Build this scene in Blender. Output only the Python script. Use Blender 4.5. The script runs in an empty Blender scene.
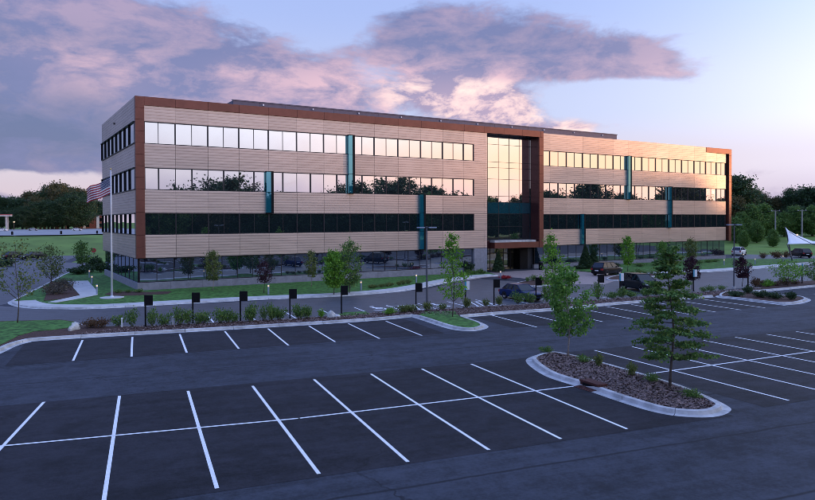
import bpy, bmesh, math, random
import numpy as np
from mathutils import Vector, Matrix
from mathutils.geometry import tessellate_polygon
sc = bpy.context.scene
COL = sc.collection
R = math.radians
sin, cos, pi = math.sin, math.cos, math.pi

# ------------------------------------------------------------------ camera
F_PX, P_Y, PITCH, ROLL, YAW = 679.41, 230.39, 0.0145, -0.0036, 0.5497
CAM = Vector((-12.536, -73.303, 7.125))
cam = bpy.data.cameras.new('camera'); cam_o = bpy.data.objects.new('camera', cam)
COL.objects.link(cam_o); sc.camera = cam_o
cam.sensor_width = 36; cam.lens = F_PX / 815 * 36; cam.shift_y = -(250 - P_Y) / 815
cam.clip_start = 0.5; cam.clip_end = 6000
cam_o.matrix_world = Matrix.Translation(CAM) @ Matrix.Rotation(-YAW, 4, 'Z') @ Matrix.Rotation(pi/2 - PITCH, 4, 'X') @ Matrix.Rotation(ROLL, 4, 'Z')

def ray(px, py):
    "direction (world) of a pixel of the 815x500 photograph"
    a, b = px - 407.5, py - P_Y
    ro = -ROLL
    a, b = a*cos(ro) - b*sin(ro), a*sin(ro) + b*cos(ro)
    a /= F_PX; b /= F_PX
    d = (a, cos(PITCH) - b*sin(PITCH), -sin(PITCH) - b*cos(PITCH))
    c, s = cos(YAW), sin(YAW)
    return Vector((d[0]*c + d[1]*s, -d[0]*s + d[1]*c, d[2]))
def G(px, py, z=0.0):
    "point on the level z under a pixel"
    d = ray(px, py); t = (z - CAM.z) / d.z
    return Vector((CAM.x + d.x*t, CAM.y + d.y*t))
def AT(px, dist):
    "plan position in the direction of pixel column px at a given distance"
    d = ray(px, 220.5); d = Vector((d.x, d.y)).normalized()
    return Vector((CAM.x + d.x*dist, CAM.y + d.y*dist))
def smooth(a, b, x):
    t = min(1, max(0, (x-a)/(b-a))); return t*t*(3-2*t)
def terrain(x, y):
    dx, dy = x - CAM.x, y - CAM.y
    d = math.hypot(dx, dy); az = math.degrees(math.atan2(dx, dy))
    if az < -75 or az > 110: return 0.0
    wl = 1 - smooth(16, 26, az); wr = smooth(44, 54, az)
    wl *= smooth(-75, -40, az); wr *= 1 - smooth(85, 110, az)
    return 2.2*wl*smooth(150, 330, d) + 3.4*wr*smooth(150, 270, d)

# ------------------------------------------------------------------ node helpers
class NT:
    def __init__(s, tree): s.t = tree; s.n = tree.nodes; s.l = tree.links
    def node(s, kind, **kw):
        n = s.n.new(kind)
        for k, v in kw.items(): setattr(n, k, v)
        return n
    def put(s, sock, v):
        if v is None: return
        if hasattr(v, 'is_output') or isinstance(v, bpy.types.NodeSocket): s.l.new(v, sock)
        else: sock.default_value = v
    def m(s, op, a, b=None, c=None, clamp=False):
        n = s.node('ShaderNodeMath', operation=op, use_clamp=clamp)
        for i, v in enumerate((a, b, c)): s.put(n.inputs[i], v)
        return n.outputs[0]
    def add(s, a, b): return s.m('ADD', a, b)
    def mul(s, a, b): return s.m('MULTIPLY', a, b)
    def sub(s, a, b): return s.m('SUBTRACT', a, b)
    def step(s, x, lo, hi):
        n = s.node('ShaderNodeMapRange', interpolation_type='SMOOTHSTEP')
        for k, v in zip(('Value', 'From Min', 'From Max'), (x, lo, hi)): s.put(n.inputs[k], v)
        return n.outputs[0]
    def mixc(s, f, a, b, mode='MIX'):
        n = s.node('ShaderNodeMix', data_type='RGBA', blend_type=mode)
        s.put(n.inputs[0], f); s.put(n.inputs[6], a); s.put(n.inputs[7], b)
        return n.outputs[2]
    def vmul(s, v, k):
        n = s.node('ShaderNodeVectorMath', operation='MULTIPLY'); s.put(n.inputs[0], v); s.put(n.inputs[1], k); return n.outputs[0]
    def vadd(s, v, k):
        n = s.node('ShaderNodeVectorMath', operation='ADD'); s.put(n.inputs[0], v); s.put(n.inputs[1], k); return n.outputs[0]
    def noise(s, vec, scale, detail=4, rough=.55, dist=0.0):
        n = s.node('ShaderNodeTexNoise')
        s.put(n.inputs['Vector'], vec); n.inputs['Scale'].default_value = scale
        n.inputs['Detail'].default_value = detail; n.inputs['Roughness'].default_value = rough
        n.inputs['Distortion'].default_value = dist
        return n.outputs['Fac']
def c4(c): return (c[0], c[1], c[2], 1.0)

# ------------------------------------------------------------------ sky
SUN_AZ, SUN_EL = 121.0, 1.9
w = bpy.data.worlds.new('World'); sc.world = w; w.use_nodes = True
T = NT(w.node_tree); bg = T.n['Background']
tc = T.node('ShaderNodeTexCoord').outputs['Generated']
sep = T.node('ShaderNodeSeparateXYZ'); T.l.new(tc, sep.inputs[0])
X, Y, Z = sep.outputs
az = T.m('ARCTAN2', X, Y)                  # clockwise from +Y
el = T.m('ARCSINE', Z)
sunv = (sin(R(SUN_AZ)), cos(R(SUN_AZ)))
hl = T.m('SQRT', T.m('MAXIMUM', T.sub(1.0, T.mul(Z, Z)), 1e-4))
g = T.m('DIVIDE', T.add(T.mul(X, sunv[0]), T.mul(Y, sunv[1])), hl)   # cos of the azimuth to the sun
g = T.add(T.mul(g, .5), .5)
e = T.m('MAXIMUM', el, 0.0)
def ramp(x, pts):
    n = T.node('ShaderNodeValToRGB'); n.color_ramp.interpolation = 'EASE'
    els = n.color_ramp.elements
    while len(els) < len(pts): els.new(.5)
    for q, (p, c) in zip(els, pts): q.position = p; q.color = c4(c)
    T.put(n.inputs[0], x); return n.outputs[0]
e01 = T.m('DIVIDE', e, pi/2)
cool = ramp(e01, [(0, (.44,.38,.46)), (.02, (.46,.39,.45)), (.05, (.47,.42,.49)), (.10, (.37,.42,.60)), (.20, (.27,.345,.60)), (.45, (.29,.43,.90)), (1, (.30,.45,1.02))])
warm = ramp(e01, [(0, (.90,.58,.62)), (.02, (1.20,.74,.66)), (.05, (1.42,.84,.56)), (.10, (1.36,1.04,.86)), (.20, (.98,1.02,1.18)), (.45, (.48,.62,1.06)), (1, (.30,.45,1.02))])
mid = ramp(e01, [(0, (.46,.43,.60)), (.02, (.50,.48,.70)), (.05, (.80,.76,.92)), (.09, (1.14,1.13,1.30)), (.20, (.78,.92,1.28)), (.45, (.44,.60,1.06)), (1, (.30,.45,1.02))])
clear = T.mixc(T.m('POWER', T.step(g, .28, .98), 4.2), cool, mid)
clear = T.mixc(T.step(g, .87, 1.0), clear, warm)
clear = T.mixc(1.0, clear, T.mixc(T.step(g, .02, .24), (.60,.68,.88,1), (1,1,1,1)), 'MULTIPLY')   # the side away from the sun is dimmer
nish = T.node('ShaderNodeTexSky', sky_type='NISHITA', sun_disc=False)
nish.sun_elevation = R(SUN_EL); nish.sun_rotation = R(SUN_AZ); nish.air_density = 1.0; nish.dust_density = .6; nish.ozone_density = 2.0
clear = T.mixc(1.0, clear, T.vmul(nish.outputs[0], (.010,.010,.010)), 'ADD')
# clouds: one noise field over the whole dome, banked up where the photograph shows banks, carried on unseen to the left
P = T.vmul(tc, (1.0, 1.0, 2.3))
wv = T.node('ShaderNodeTexNoise'); T.l.new(P, wv.inputs['Vector']); wv.inputs['Scale'].default_value = 5; wv.inputs['Detail'].default_value = 3
P = T.vadd(P, T.vmul(T.vadd(wv.outputs['Color'], (-.5,-.5,-.5)), (.12,.12,.10)))
def fb(P): return T.noise(P, 5.2, 10, .64)
n1 = fb(P); n2 = fb(T.vadd(P, (sunv[0]*.035, sunv[1]*.035, -.02)))
def blob(px, py, rx, ry, wt, acc=None):
    d = ray(px, py); a = math.atan2(d.x, d.y); h = math.asin(d.z/d.length)
    u = T.m('DIVIDE', T.sub(az, a), rx/F_PX); v = T.m('DIVIDE', T.sub(el, h), ry/F_PX)
    s = T.mul(T.m('EXPONENT', T.mul(T.add(T.mul(u, u), T.mul(v, v)), -1.0)), wt)
    return s if acc is None else T.add(acc, s)
B = None
for q in [(40,70,120,58,.62), (160,62,100,42,.55), (70,125,110,42,.62), (200,110,110,50,.40), (285,85,70,34,.42), (360,100,60,30,.36), (-140,90,150,80,.6), (-330,120,200,100,.6), (-560,130,200,110,.5),
          (415,34,80,32,.58), (510,48,100,34,.60), (600,60,70,19,.48), (655,68,50,12,.34), (690,76,28,8,.26), (435,98,50,26,.46), (505,110,46,26,.54), (575,128,36,9,.46),
          (790,66,34,7,.24), (790,200,90,17,.5), (752,170,26,8,.24), (20,207,160,8,.15), (40,182,110,12,-.6), (320,28,50,26,-.40), (375,70,30,14,-.15), (600,92,60,10,-.25), (590,108,60,18,-.25)]:
    B = blob(*q, B)
dens = T.add(T.mul(n1, 1.15), T.mul(B, .68))
cov = T.step(dens, .68, .90)
cov = T.mul(cov, T.step(el, -.01, .03))
lit = T.m('ADD', T.mul(T.sub(n1, n2), 6.0), .40, clamp=True)
W = None                                     # where the last sun reaches the cloud
for q in [(450,100,75,28,1.1), (510,112,60,26,1.1), (580,128,40,12,1.0), (112,85,40,32,.42), (330,88,100,26,.5), (60,50,60,12,.25), (390,55,60,30,.05), (240,70,22,8,.5), (700,76,60,14,.5), (790,66,60,10,.4)]:
    W = blob(*q, W)
K = None                                     # heavy, blue-grey underside
for q in [(-160,130,150,60,.8), (-380,130,200,90,.9), (-560,130,180,100,.7), (60,135,140,34,.9), (40,35,140,14,.35), (480,45,110,20,.35), (790,205,110,22,.15)]:
    K = blob(*q, K)
lit2 = T.m('ADD', T.mul(lit, .34), T.mul(W, T.add(T.mul(lit, .75), .25)), clamp=True)
lit2 = T.m('ADD', lit2, T.mul(T.step(g, .55, 1.0), .35), clamp=True)
ccol = T.mixc(lit2, (.132,.150,.292,1), (.60,.39,.44,1))
ccol = T.mixc(T.m('MULTIPLY', T.step(W, .55, 1.2), lit, clamp=True), ccol, (.80,.63,.56,1))
ccol = T.mixc(T.m('MULTIPLY', K, T.step(n2, .70, .34), clamp=True), ccol, (.095,.125,.235,1))
ccol = T.mixc(T.mul(T.step(g, .62, 1.0), .55), ccol, (.95,.80,.82,1))
sky = T.mixc(T.mul(cov, .92), clear, ccol)
T.l.new(sky, bg.inputs[0]); bg.inputs[1].default_value = 1.0

# ------------------------------------------------------------------ sun, exposure
sl = bpy.data.lights.new('sun', 'SUN'); so = bpy.data.objects.new('sun', sl); COL.objects.link(so)
sl.energy = .6; sl.angle = R(1.8); sl.color = (1.0, .50, .24)
sdir = Vector((sin(R(SUN_AZ))*cos(R(SUN_EL)), cos(R(SUN_AZ))*cos(R(SUN_EL)), sin(R(SUN_EL))))
so.rotation_euler = sdir.to_track_quat('Z', 'Y').to_euler(); so.location = (0, 0, 60)
sc.view_settings.view_transform = 'Standard'; sc.view_settings.look = 'None'
sc.view_settings.exposure = 0.62; sc.view_settings.gamma = 1.0; sc.view_settings.use_curve_mapping = False
sc.cycles.filter_width = 0.85
sc.cycles.max_bounces = 6; sc.cycles.glossy_bounces = 4; sc.cycles.transparent_max_bounces = 8

# ------------------------------------------------------------------ materials
MATS = {}
def base_mat(name):
    m = bpy.data.materials.new(name); m.use_nodes = True
    t = NT(m.node_tree); b = t.n['Principled BSDF']; MATS[name] = m
    return m, t, b
def mat(name, col, rough=.6, metal=0.0, var=.15, scale=6.0, bump=0.0, bscale=60.0, spec=.5, rnd=0.0, stretch=None, detail=5):
    m, t, b = base_mat(name)
    pos = t.node('ShaderNodeNewGeometry').outputs['Position']
    if stretch: pos = t.vmul(pos, stretch)
    n = t.noise(pos, scale, detail, .6)
    lo = tuple(c*(1-var) for c in col); hi = tuple(min(1, c*(1+var)) for c in col)
    c = t.mixc(t.step(n, .3, .7), c4(lo), c4(hi))
    if rnd:
        oi = t.node('ShaderNodeObjectInfo').outputs['Random']
        k = t.add(t.mul(oi, 2*rnd), 1-rnd)
        cc = t.node('ShaderNodeCombineXYZ')
        for i in range(3): t.l.new(k, cc.inputs[i])
        c = t.mixc(1.0, c, cc.outputs[0], 'MULTIPLY')
    t.l.new(c, b.inputs['Base Color'])
    b.inputs['Roughness'].default_value = rough; b.inputs['Metallic'].default_value = metal
    b.inputs['Specular IOR Level'].default_value = spec
    if bump:
        bn = t.node('ShaderNodeBump'); bn.inputs['Strength'].default_value = bump; bn.inputs['Distance'].default_value = .02
        t.l.new(t.noise(pos, bscale, 4, .6), bn.inputs['Height']); t.l.new(bn.outputs[0], b.inputs['Normal'])
    return m
LANG = R(-9.61)
def asphalt(name, lo, hi, seam=0.0, rough=.78, spec=.26):
    m, t, b = base_mat(name)
    pos = t.node('ShaderNodeNewGeometry').outputs['Position']
    rot = t.node('ShaderNodeVectorRotate', rotation_type='Z_AXIS'); t.l.new(pos, rot.inputs['Vector']); rot.inputs['Angle'].default_value = -LANG
    p = rot.outputs[0]
    big = t.noise(p, .13, 4, .6); med = t.noise(p, .8, 6, .66); stre = t.noise(t.vmul(p, (.10, 1.5, 1)), 1.0, 5, .68); fine = t.noise(p, 9, 6, .78); grit = t.noise(p, 70, 3, .7)
    mid = t.noise(p, 2.6, 6, .74)
    f = t.add(t.add(t.mul(big, .28), t.mul(stre, .34)), t.add(t.mul(med, .34), t.add(t.mul(mid, .36), t.add(t.mul(fine, .36), t.mul(grit, .16)))))
    c = t.mixc(t.step(f, .76, 1.06), c4(lo), c4(hi))
    # pale scuffs left by tyres and snow blades, dark seams between the paver passes
    scf = t.step(t.noise(t.vmul(p, (.40, 6, 1)), 1.1, 6, .72), .60, .78)
    c = t.mixc(t.mul(scf, .50), c, c4(tuple(v*2.1 for v in hi)))
    blot = t.step(t.noise(p, .55, 4, .55), .54, .70)
    c = t.mixc(t.mul(blot, .55), c, c4(tuple(v*.55 for v in lo)))
    # hairline cracks filled with dark sealer
    wn = t.node('ShaderNodeTexNoise'); t.l.new(p, wn.inputs['Vector']); wn.inputs['Scale'].default_value = .7; wn.inputs['Detail'].default_value = 6
    vo = t.node('ShaderNodeTexVoronoi', feature='DISTANCE_TO_EDGE'); t.l.new(t.vadd(p, t.vmul(wn.outputs['Color'], (2.4,2.4,0))), vo.inputs['Vector']); vo.inputs['Scale'].default_value = .13
    ck = t.mul(t.sub(1.0, t.step(vo.outputs['Distance'], .0, .006)), t.step(big, .48, .60))
    c = t.mixc(t.mul(ck, .8), c, c4(tuple(v*.35 for v in lo)))
    if seam:
        sp = t.node('ShaderNodeSeparateXYZ'); t.l.new(p, sp.inputs[0])
        yy = t.add(sp.outputs[1], t.mul(t.sub(t.noise(p, .5, 3), .5), .25))
        wv = t.m('PINGPONG', t.add(yy, 1.7), 2.15)
        c = t.mixc(t.mul(t.sub(1.0, t.step(wv, .0, .10)), seam), c, c4(tuple(v*.4 for v in lo)))
    t.l.new(c, b.inputs['Base Color']); b.inputs['Roughness'].default_value = rough; b.inputs['Specular IOR Level'].default_value = spec
    bn = t.node('ShaderNodeBump'); bn.inputs['Strength'].default_value = .35; bn.inputs['Distance'].default_value = .012
    t.l.new(t.add(t.mul(fine, .6), grit), bn.inputs['Height']); t.l.new(bn.outputs[0], b.inputs['Normal'])
    return m
def leafmat(name, cols, trans=.35):
    m, t, b = base_mat(name)
    gi = t.node('ShaderNodeNewGeometry'); r = gi.outputs['Random Per Island']
    c = t.mixc(t.step(r, 0.0, .6), c4(cols[0]), c4(cols[1])); c = t.mixc(t.step(r, .62, 1.0), c, c4(cols[2]))
    n = t.noise(gi.outputs['Position'], 1.3, 3, .6)
    k = t.add(t.mul(n, .9), .55)
    cc = t.node('ShaderNodeCombineXYZ')
    for i in range(3): t.l.new(k, cc.inputs[i])
    c = t.mixc(1.0, c, cc.outputs[0], 'MULTIPLY')
    t.l.new(c, b.inputs['Base Color']); b.inputs['Roughness'].default_value = .55; b.inputs['Specular IOR Level'].default_value = .3
    tr = t.node('ShaderNodeBsdfTranslucent'); t.l.new(c, tr.inputs['Color'])
    mx = t.node('ShaderNodeMixShader'); mx.inputs[0].default_value = trans
    t.l.new(b.outputs[0], mx.inputs[1]); t.l.new(tr.outputs[0], mx.inputs[2])
    t.l.new(mx.outputs[0], t.n['Material Output'].inputs['Surface'])
    return m
def glassmat(name, refl, body, rough=.01, wobble=.007, tint=(1,1,1), see=0.0, fk=.9):
    "coated architectural glass: strong mirror reflection over a dark (or partly clear) body"
    m, t, b = base_mat(name)
    pos = t.node('ShaderNodeNewGeometry').outputs['Position']
    b.inputs['Base Color'].default_value = c4(body); b.inputs['Roughness'].default_value = .3; b.inputs['Specular IOR Level'].default_value = 0
    gl = t.node('ShaderNodeBsdfGlossy'); gl.inputs['Roughness'].default_value = rough; gl.inputs['Color'].default_value = c4(tint)
    oi = t.node('ShaderNodeObjectInfo').outputs['Random']
    # every pane sits a touch out of true
    cb = t.node('ShaderNodeCombineXYZ'); t.l.new(t.mul(t.sub(oi, .5), wobble), cb.inputs[0])
    t.l.new(t.mul(t.sub(t.m('FRACT', t.mul(oi, 7.3)), .5), wobble), cb.inputs[2])
    n = t.noise(pos, .55, 2, .5); cb2 = t.node('ShaderNodeCombineXYZ'); t.l.new(t.mul(t.sub(n, .5), wobble*1.6), cb2.inputs[0]); t.l.new(t.mul(t.sub(t.noise(t.vadd(pos,(9,3,5)), .5, 2), .5), wobble*1.6), cb2.inputs[2])
    nv = t.vadd(t.vadd(t.node('ShaderNodeNewGeometry').outputs['Normal'], cb.outputs[0]), cb2.outputs[0])
    nn = t.node('ShaderNodeVectorMath', operation='NORMALIZE'); t.l.new(nv, nn.inputs[0]); t.l.new(nn.outputs[0], gl.inputs['Normal'])
    fr = t.node('ShaderNodeFresnel'); fr.inputs['IOR'].default_value = 1.5
    f = t.m('ADD', t.mul(fr.outputs[0], fk), refl, clamp=True)
    body_sh = b.outputs[0]
    if see:
        tr = t.node('ShaderNodeBsdfTransparent'); tr.inputs[0].default_value = (.75,.8,.8,1)
        m1 = t.node('ShaderNodeMixShader'); m1.inputs[0].default_value = see
        t.l.new(b.outputs[0], m1.inputs[1]); t.l.new(tr.outputs[0], m1.inputs[2]); body_sh = m1.outputs[0]
    mx = t.node('ShaderNodeMixShader'); t.l.new(f, mx.inputs[0]); t.l.new(body_sh, mx.inputs[1]); t.l.new(gl.outputs[0], mx.inputs[2])
    t.l.new(mx.outputs[0], t.n['Material Output'].inputs['Surface'])
    return m
def glow(name, col, strength):
    m, t, b = base_mat(name); b.inputs['Base Color'].default_value = c4(col)
    b.inputs['Emission Color'].default_value = c4(col); b.inputs['Emission Strength'].default_value = strength
    return m

M_AISLE = asphalt('aisle_asphalt', (.0150,.0170,.0230), (.0500,.0560,.0730), .85)
M_BAY = asphalt('bay_asphalt', (.0030,.0028,.0042), (.0250,.0240,.0310))
M_DRIVE = asphalt('drive_asphalt', (.033,.036,.044), (.066,.071,.086), 0, .55, .5)
M_FARROAD = mat('far_concrete', (.27,.27,.27), .7, 0, .2, .1)
M_LINE = mat('line_paint', (.84,.84,.83), .6, 0, .10, 9, .2, 80)
def worn(m):
    t = NT(m.node_tree); b = t.n['Principled BSDF']; pos = t.node('ShaderNodeNewGeometry').outputs['Position']
    old = b.inputs['Base Color'].links[0].from_socket
    f = t.mul(t.step(t.noise(pos, 26, 6, .7), .60, .68), t.step(t.noise(pos, .8, 3), .42, .66))
    t.l.new(t.mixc(t.mul(f, .8), old, (.10,.10,.11,1)), b.inputs['Base Color'])
worn(M_LINE)
M_CONC = mat('concrete', (.47,.46,.44), .8, 0, .26, 1.6, .25, 50, rnd=.06)
M_WALK = mat('walk_concrete', (.50,.49,.47), .8, 0, .10, 1.2, .2, 40, rnd=.05)
M_GRASS = mat('lawn_grass', (.062,.155,.030), .8, 0, .55, 2.6, .8, 28, .2, detail=9)
M_FIELD = mat('field_grass', (.125,.205,.036), .85, 0, .32, .06, .8, 4, .2, detail=12, stretch=(1, .35, 1))
M_MULCH = mat('mulch', (.085,.048,.036), .9, 0, .55, 14, .9, 45, .2, detail=8)
M_CHIP = mat('wood_chip', (.185,.125,.105), .85, 0, .75, 9, 0, detail=8)
M_PAVER = mat('pavers', (.30,.235,.215), .55, 0, .14, 3, .25, 20)
M_SOIL = mat('soil', (.09,.065,.05), .9, 0, .3, 3)
M_PANEL = mat('champagne_panel', (.545,.43,.37), .38, .50, .08, .8, .02, 3, rnd=.08, stretch=(.3,.3,3))
M_BRONZE = mat('bronze_panel', (.160,.056,.040), .36, .45, .10, .9, .02, 3, rnd=.06)
M_DARKBR = mat('dark_bronze', (.085,.030,.032), .25, .5, .1, 1)
M_SCREEN = mat('screen_metal', (.115,.10,.135), .55, .2, .08, 1.5, rnd=.04)
M_DARK = mat('dark_frame', (.022,.020,.026), .45, .4, .1, 4)
M_CORE = mat('core_wall', (.03,.03,.035), .8, 0, .1, 2)
M_STONE = mat('plinth_stone', (.235,.235,.265), .75, 0, .14, 2.4, .3, 30, rnd=.05)
M_ROOF = mat('roof_membrane', (.25,.25,.25), .8)
M_GLASS = glassmat('ribbon_glass', .56, (.020,.024,.032))
M_GLASS2 = glassmat('lower_glass', .26, (.012,.020,.024))
M_GLASS3 = glassmat('ground_glass', .36, (.008,.014,.030), tint=(.78,.88,1.0))
M_ENTGL = glassmat('entrance_glass', .60, (.02,.022,.028))
M_TEALGL = glassmat('teal_spandrel', .10, (.010,.060,.075))
M_CLEAR = glassmat('vestibule_glass', .10, (.02,.025,.028), see=.85)
M_FIN = glassmat('teal_fin_glass', .22, (.010,.105,.145), tint=(.35,.85,1.0))
M_TAN = mat('lobby_wall', (.50,.43,.34), .7, 0, .06, 1)
M_BLACK = mat('black_metal', (.007,.007,.009), .6, 0, .2, 8, spec=.12)
M_POLE = mat('pole_metal', (.10,.105,.13), .45, .5, .1, 4)
M_LAMPHEAD = mat('lamp_head', (.30,.36,.45), .4, .4, .1, 4)
M_FLAGPOLE = mat('flagpole_metal', (.68,.68,.70), .35, .3, .05, 2)
M_GOLD = mat('gold_ball', (.75,.5,.15), .25, .9)
M_WHITE = mat('white_paint', (.78,.78,.78), .5, 0, .06, 3)
M_TEAL = mat('sign_teal', (.02,.28,.40), .5)
M_RED = mat('red_paint', (.42,.02,.03), .5)
M_RUST = mat('rusty_iron', (.085,.026,.018), .85, .2, .45, 12, .6, 60)
M_BRICK = mat('far_brick', (.23,.075,.055), .8, 0, .2, 1.5)
M_ROCK = mat('limestone', (.55,.54,.50), .85, 0, .2, 5, .8, 8)
M_BARK = mat('bark', (.085,.066,.054), .9, 0, .35, 14, .7, 30)
M_BARKP = mat('pale_bark', (.26,.22,.19), .85, 0, .3, 14, .5, 30)
M_SAIL = mat('sail_fabric', (.78,.78,.76), .6, 0, .04, 2)
M_WOODPOLE = mat('weathered_pole', (.36,.33,.31), .85, 0, .2, 3)
M_RUBBER = mat('tyre_rubber', (.012,.012,.013), .8)
M_RIM = mat('wheel_rim', (.45,.46,.48), .3, .8)
M_CARGL = glassmat('car_glass', .03, (.008,.009,.011), wobble=0, fk=.45)
M_TAIL = mat('tail_lamp', (.35,.012,.015), .2)
M_HEAD = mat('head_lamp', (.75,.78,.80), .1, .2)
M_WARM = glow('warm_lamp', (1.0,.66,.40), .55)
M_CEIL = glow('lobby_lamp', (1.0,.82,.60), 7.0)
L_GREEN = leafmat('leaf_green', ((0.058,0.156,0.027), (0.117,0.273,0.043), (0.234,0.410,0.069)))
L_BRIGHT = leafmat('leaf_bright', ((0.075,0.188,0.019), (0.150,0.338,0.031), (0.263,0.475,0.056)))
L_OAK = leafmat('leaf_oak', ((0.052,0.120,0.031), (0.101,0.205,0.042), (0.240,0.325,0.072)))
L_DARK = leafmat('leaf_dark', ((0.019,0.043,0.022), (0.041,0.084,0.030), (0.077,0.124,0.043)))
L_OLIVE = leafmat('leaf_olive', ((0.069,0.109,0.030), (0.132,0.178,0.046), (0.265,0.276,0.075)))
L_BROWN = leafmat('leaf_brown', ((0.055,0.065,0.026), (0.113,0.101,0.036), (0.191,0.137,0.047)))
L_PLUM = leafmat('leaf_plum', ((0.025,0.011,0.020), (0.049,0.017,0.028), (0.091,0.028,0.036)))
L_SAGE = leafmat('leaf_sage', ((0.072,0.066,0.054), (0.114,0.096,0.066), (0.168,0.126,0.072)))
L_RUST = leafmat('leaf_rust', ((.070,.050,.024), (.13,.070,.032), (.19,.085,.04)))
L_RED = leafmat('petal_red', ((.20,.008,.012), (.36,.012,.02), (.48,.03,.03)))

# ------------------------------------------------------------------ mesh helpers
class MB:
    def __init__(s): s.v = []; s.f = []
    def quad(s, a, b, c, d):
        i = len(s.v); s.v += [a, b, c, d]; s.f.append((i, i+1, i+2, i+3)); return s
    def box(s, x0, x1, y0, y1, z0, z1):
        i = len(s.v)
        s.v += [(x0,y0,z0),(x1,y0,z0),(x1,y1,z0),(x0,y1,z0),(x0,y0,z1),(x1,y0,z1),(x1,y1,z1),(x0,y1,z1)]
        s.f += [(i,i+3,i+2,i+1),(i+4,i+5,i+6,i+7),(i,i+1,i+5,i+4),(i+1,i+2,i+6,i+5),(i+2,i+3,i+7,i+6),(i+3,i,i+4,i+7)]
        return s
    def tube(s, pts, rad, n=6, cap=True):
        pts = [Vector(p) for p in pts]; rings = []
        for k, p in enumerate(pts):
            t = (pts[min(k+1, len(pts)-1)] - pts[max(k-1, 0)]).normalized()
            a = Vector((0,0,1)) if abs(t.z) < .9 else Vector((1,0,0))
            u = t.cross(a).normalized(); v = t.cross(u)
            r = rad[k] if isinstance(rad, (list, tuple)) else rad
            i = len(s.v); rings.append(i)
            for j in range(n):
                w = 2*pi*j/n; s.v.append(tuple(p + u*(r*cos(w)) + v*(r*sin(w))))
        for a, b in zip(rings, rings[1:]):
            for j in range(n): s.f.append((a+j, a+(j+1) % n, b+(j+1) % n, b+j))
        if cap:
            s.f.append(tuple(rings[0]+j for j in range(n-1, -1, -1))); s.f.append(tuple(rings[-1]+j for j in range(n)))
        return s
    def lathe(s, prof, n=12, c=(0,0,0)):
        i0 = len(s.v)
        for r, z in prof:
            for j in range(n): s.v.append((c[0]+r*cos(2*pi*j/n), c[1]+r*sin(2*pi*j/n), c[2]+z))
        for k in range(len(prof)-1):
            for j in range(n):
                a = i0+k*n; s.f.append((a+j, a+(j+1) % n, a+n+(j+1) % n, a+n+j))
        s.f.append(tuple(i0+j for j in range(n-1, -1, -1))); k = i0+(len(prof)-1)*n; s.f.append(tuple(k+j for j in range(n)))
        return s
    def prism(s, poly, z0, z1):
        poly = ccw(poly)
        n = len(poly); i = len(s.v)
        s.v += [(p[0], p[1], z0) for p in poly] + [(p[0], p[1], z1) for p in poly]
        for t in tessellate_polygon([[Vector((p[0], p[1], 0)) for p in poly]]):
            a, b, c = (Vector((poly[k][0], poly[k][1])) for k in t)
            t = t if (b-a).cross(c-a) > 0 else t[::-1]
            s.f.append(tuple(i+n+k for k in t))
        for k in range(n): s.f.append((i+k, i+(k+1) % n, i+n+(k+1) % n, i+n+k))
        return s
    def sheet(s, poly, z):
        poly = ccw(poly); i = len(s.v); s.v += [(p[0], p[1], z) for p in poly]
        for t in tessellate_polygon([[Vector((p[0], p[1], 0)) for p in poly]]):
            a, b, c = (Vector((poly[k][0], poly[k][1])) for k in t)
            s.f.append(tuple(i+k for k in (t if (b-a).cross(c-a) > 0 else t[::-1])))
        return s
    def mesh(s, name, m, sm=False):
        me = bpy.data.meshes.new(name); me.from_pydata(s.v, [], s.f); me.materials.append(m)
        if sm: me.polygons.foreach_set('use_smooth', [True]*len(me.polygons))
        me.update(); return me
    def obj(s, name, m, parent=None, loc=None, sm=False):
        return put(name, s.mesh(name, m, sm), parent, loc)
def ccw(poly):
    a = sum(p[0]*q[1]-q[0]*p[1] for p, q in zip(poly, poly[1:]+poly[:1]))
    return list(poly) if a > 0 else list(poly)[::-1]
def put(name, me, parent=None, loc=None, rz=0):
    o = bpy.data.objects.new(name, me); COL.objects.link(o)
    if parent is not None: o.parent = parent
    if loc is not None: o.location = loc
    if rz: o.rotation_euler.z = rz
    return o
def tag(o, label=None, cat=None, group=None, kind=None):
    if label: o['label'] = label
    if cat: o['category'] = cat
    if group: o['group'] = group
    if kind: o['kind'] = kind
    return o
def thing(name, label, cat, loc=(0,0,0), rz=0, group=None):
    o = bpy.data.objects.new(name, None); COL.objects.link(o); o.empty_display_size = .3
    o.location = loc; o.rotation_euler.z = rz
    return tag(o, label, cat, group)
def copy_tree(o, parent=None):
    c = o.copy(); COL.objects.link(c); c.parent = parent
    for ch in list(o.children): copy_tree(ch, c)
    return c
def bevel(o, wd, seg=2):
    md = o.modifiers.new('bevel', 'BEVEL'); md.width = wd; md.segments = seg; md.limit_method = 'ANGLE'; return o
def struct(name, o, label, cat='ground'):
    return tag(o, label, cat, kind='structure')
def crom(pts, n=6, closed=True):
    "smooth curve through plan points"
    pts = [Vector(p) for p in pts]; out = []; N = len(pts)
    for k in range(N if closed else N-1):
        p0, p1, p2, p3 = (pts[(k+j) % N] if closed else pts[min(max(k+j, 0), N-1)] for j in (-1, 0, 1, 2))
        for j in range(n):
            t = j/n; out.append(.5*((2*p1)+(p2-p0)*t+(2*p0-5*p1+4*p2-p3)*t*t+(3*p1-p0-3*p2+p3)*t**3))
    if not closed: out.append(pts[-1])
    return out
def offset(pts, d, closed=True):
    "shift a path sideways, to its left"
    out = []; N = len(pts)
    for k in range(N):
        a = pts[(k-1) % N] if closed or k > 0 else pts[k]; b = pts[(k+1) % N] if closed or k < N-1 else pts[k]
        t = (Vector(b)-Vector(a)).normalized(); out.append(Vector(pts[k]) + Vector((-t.y, t.x))*d)
    return out
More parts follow.
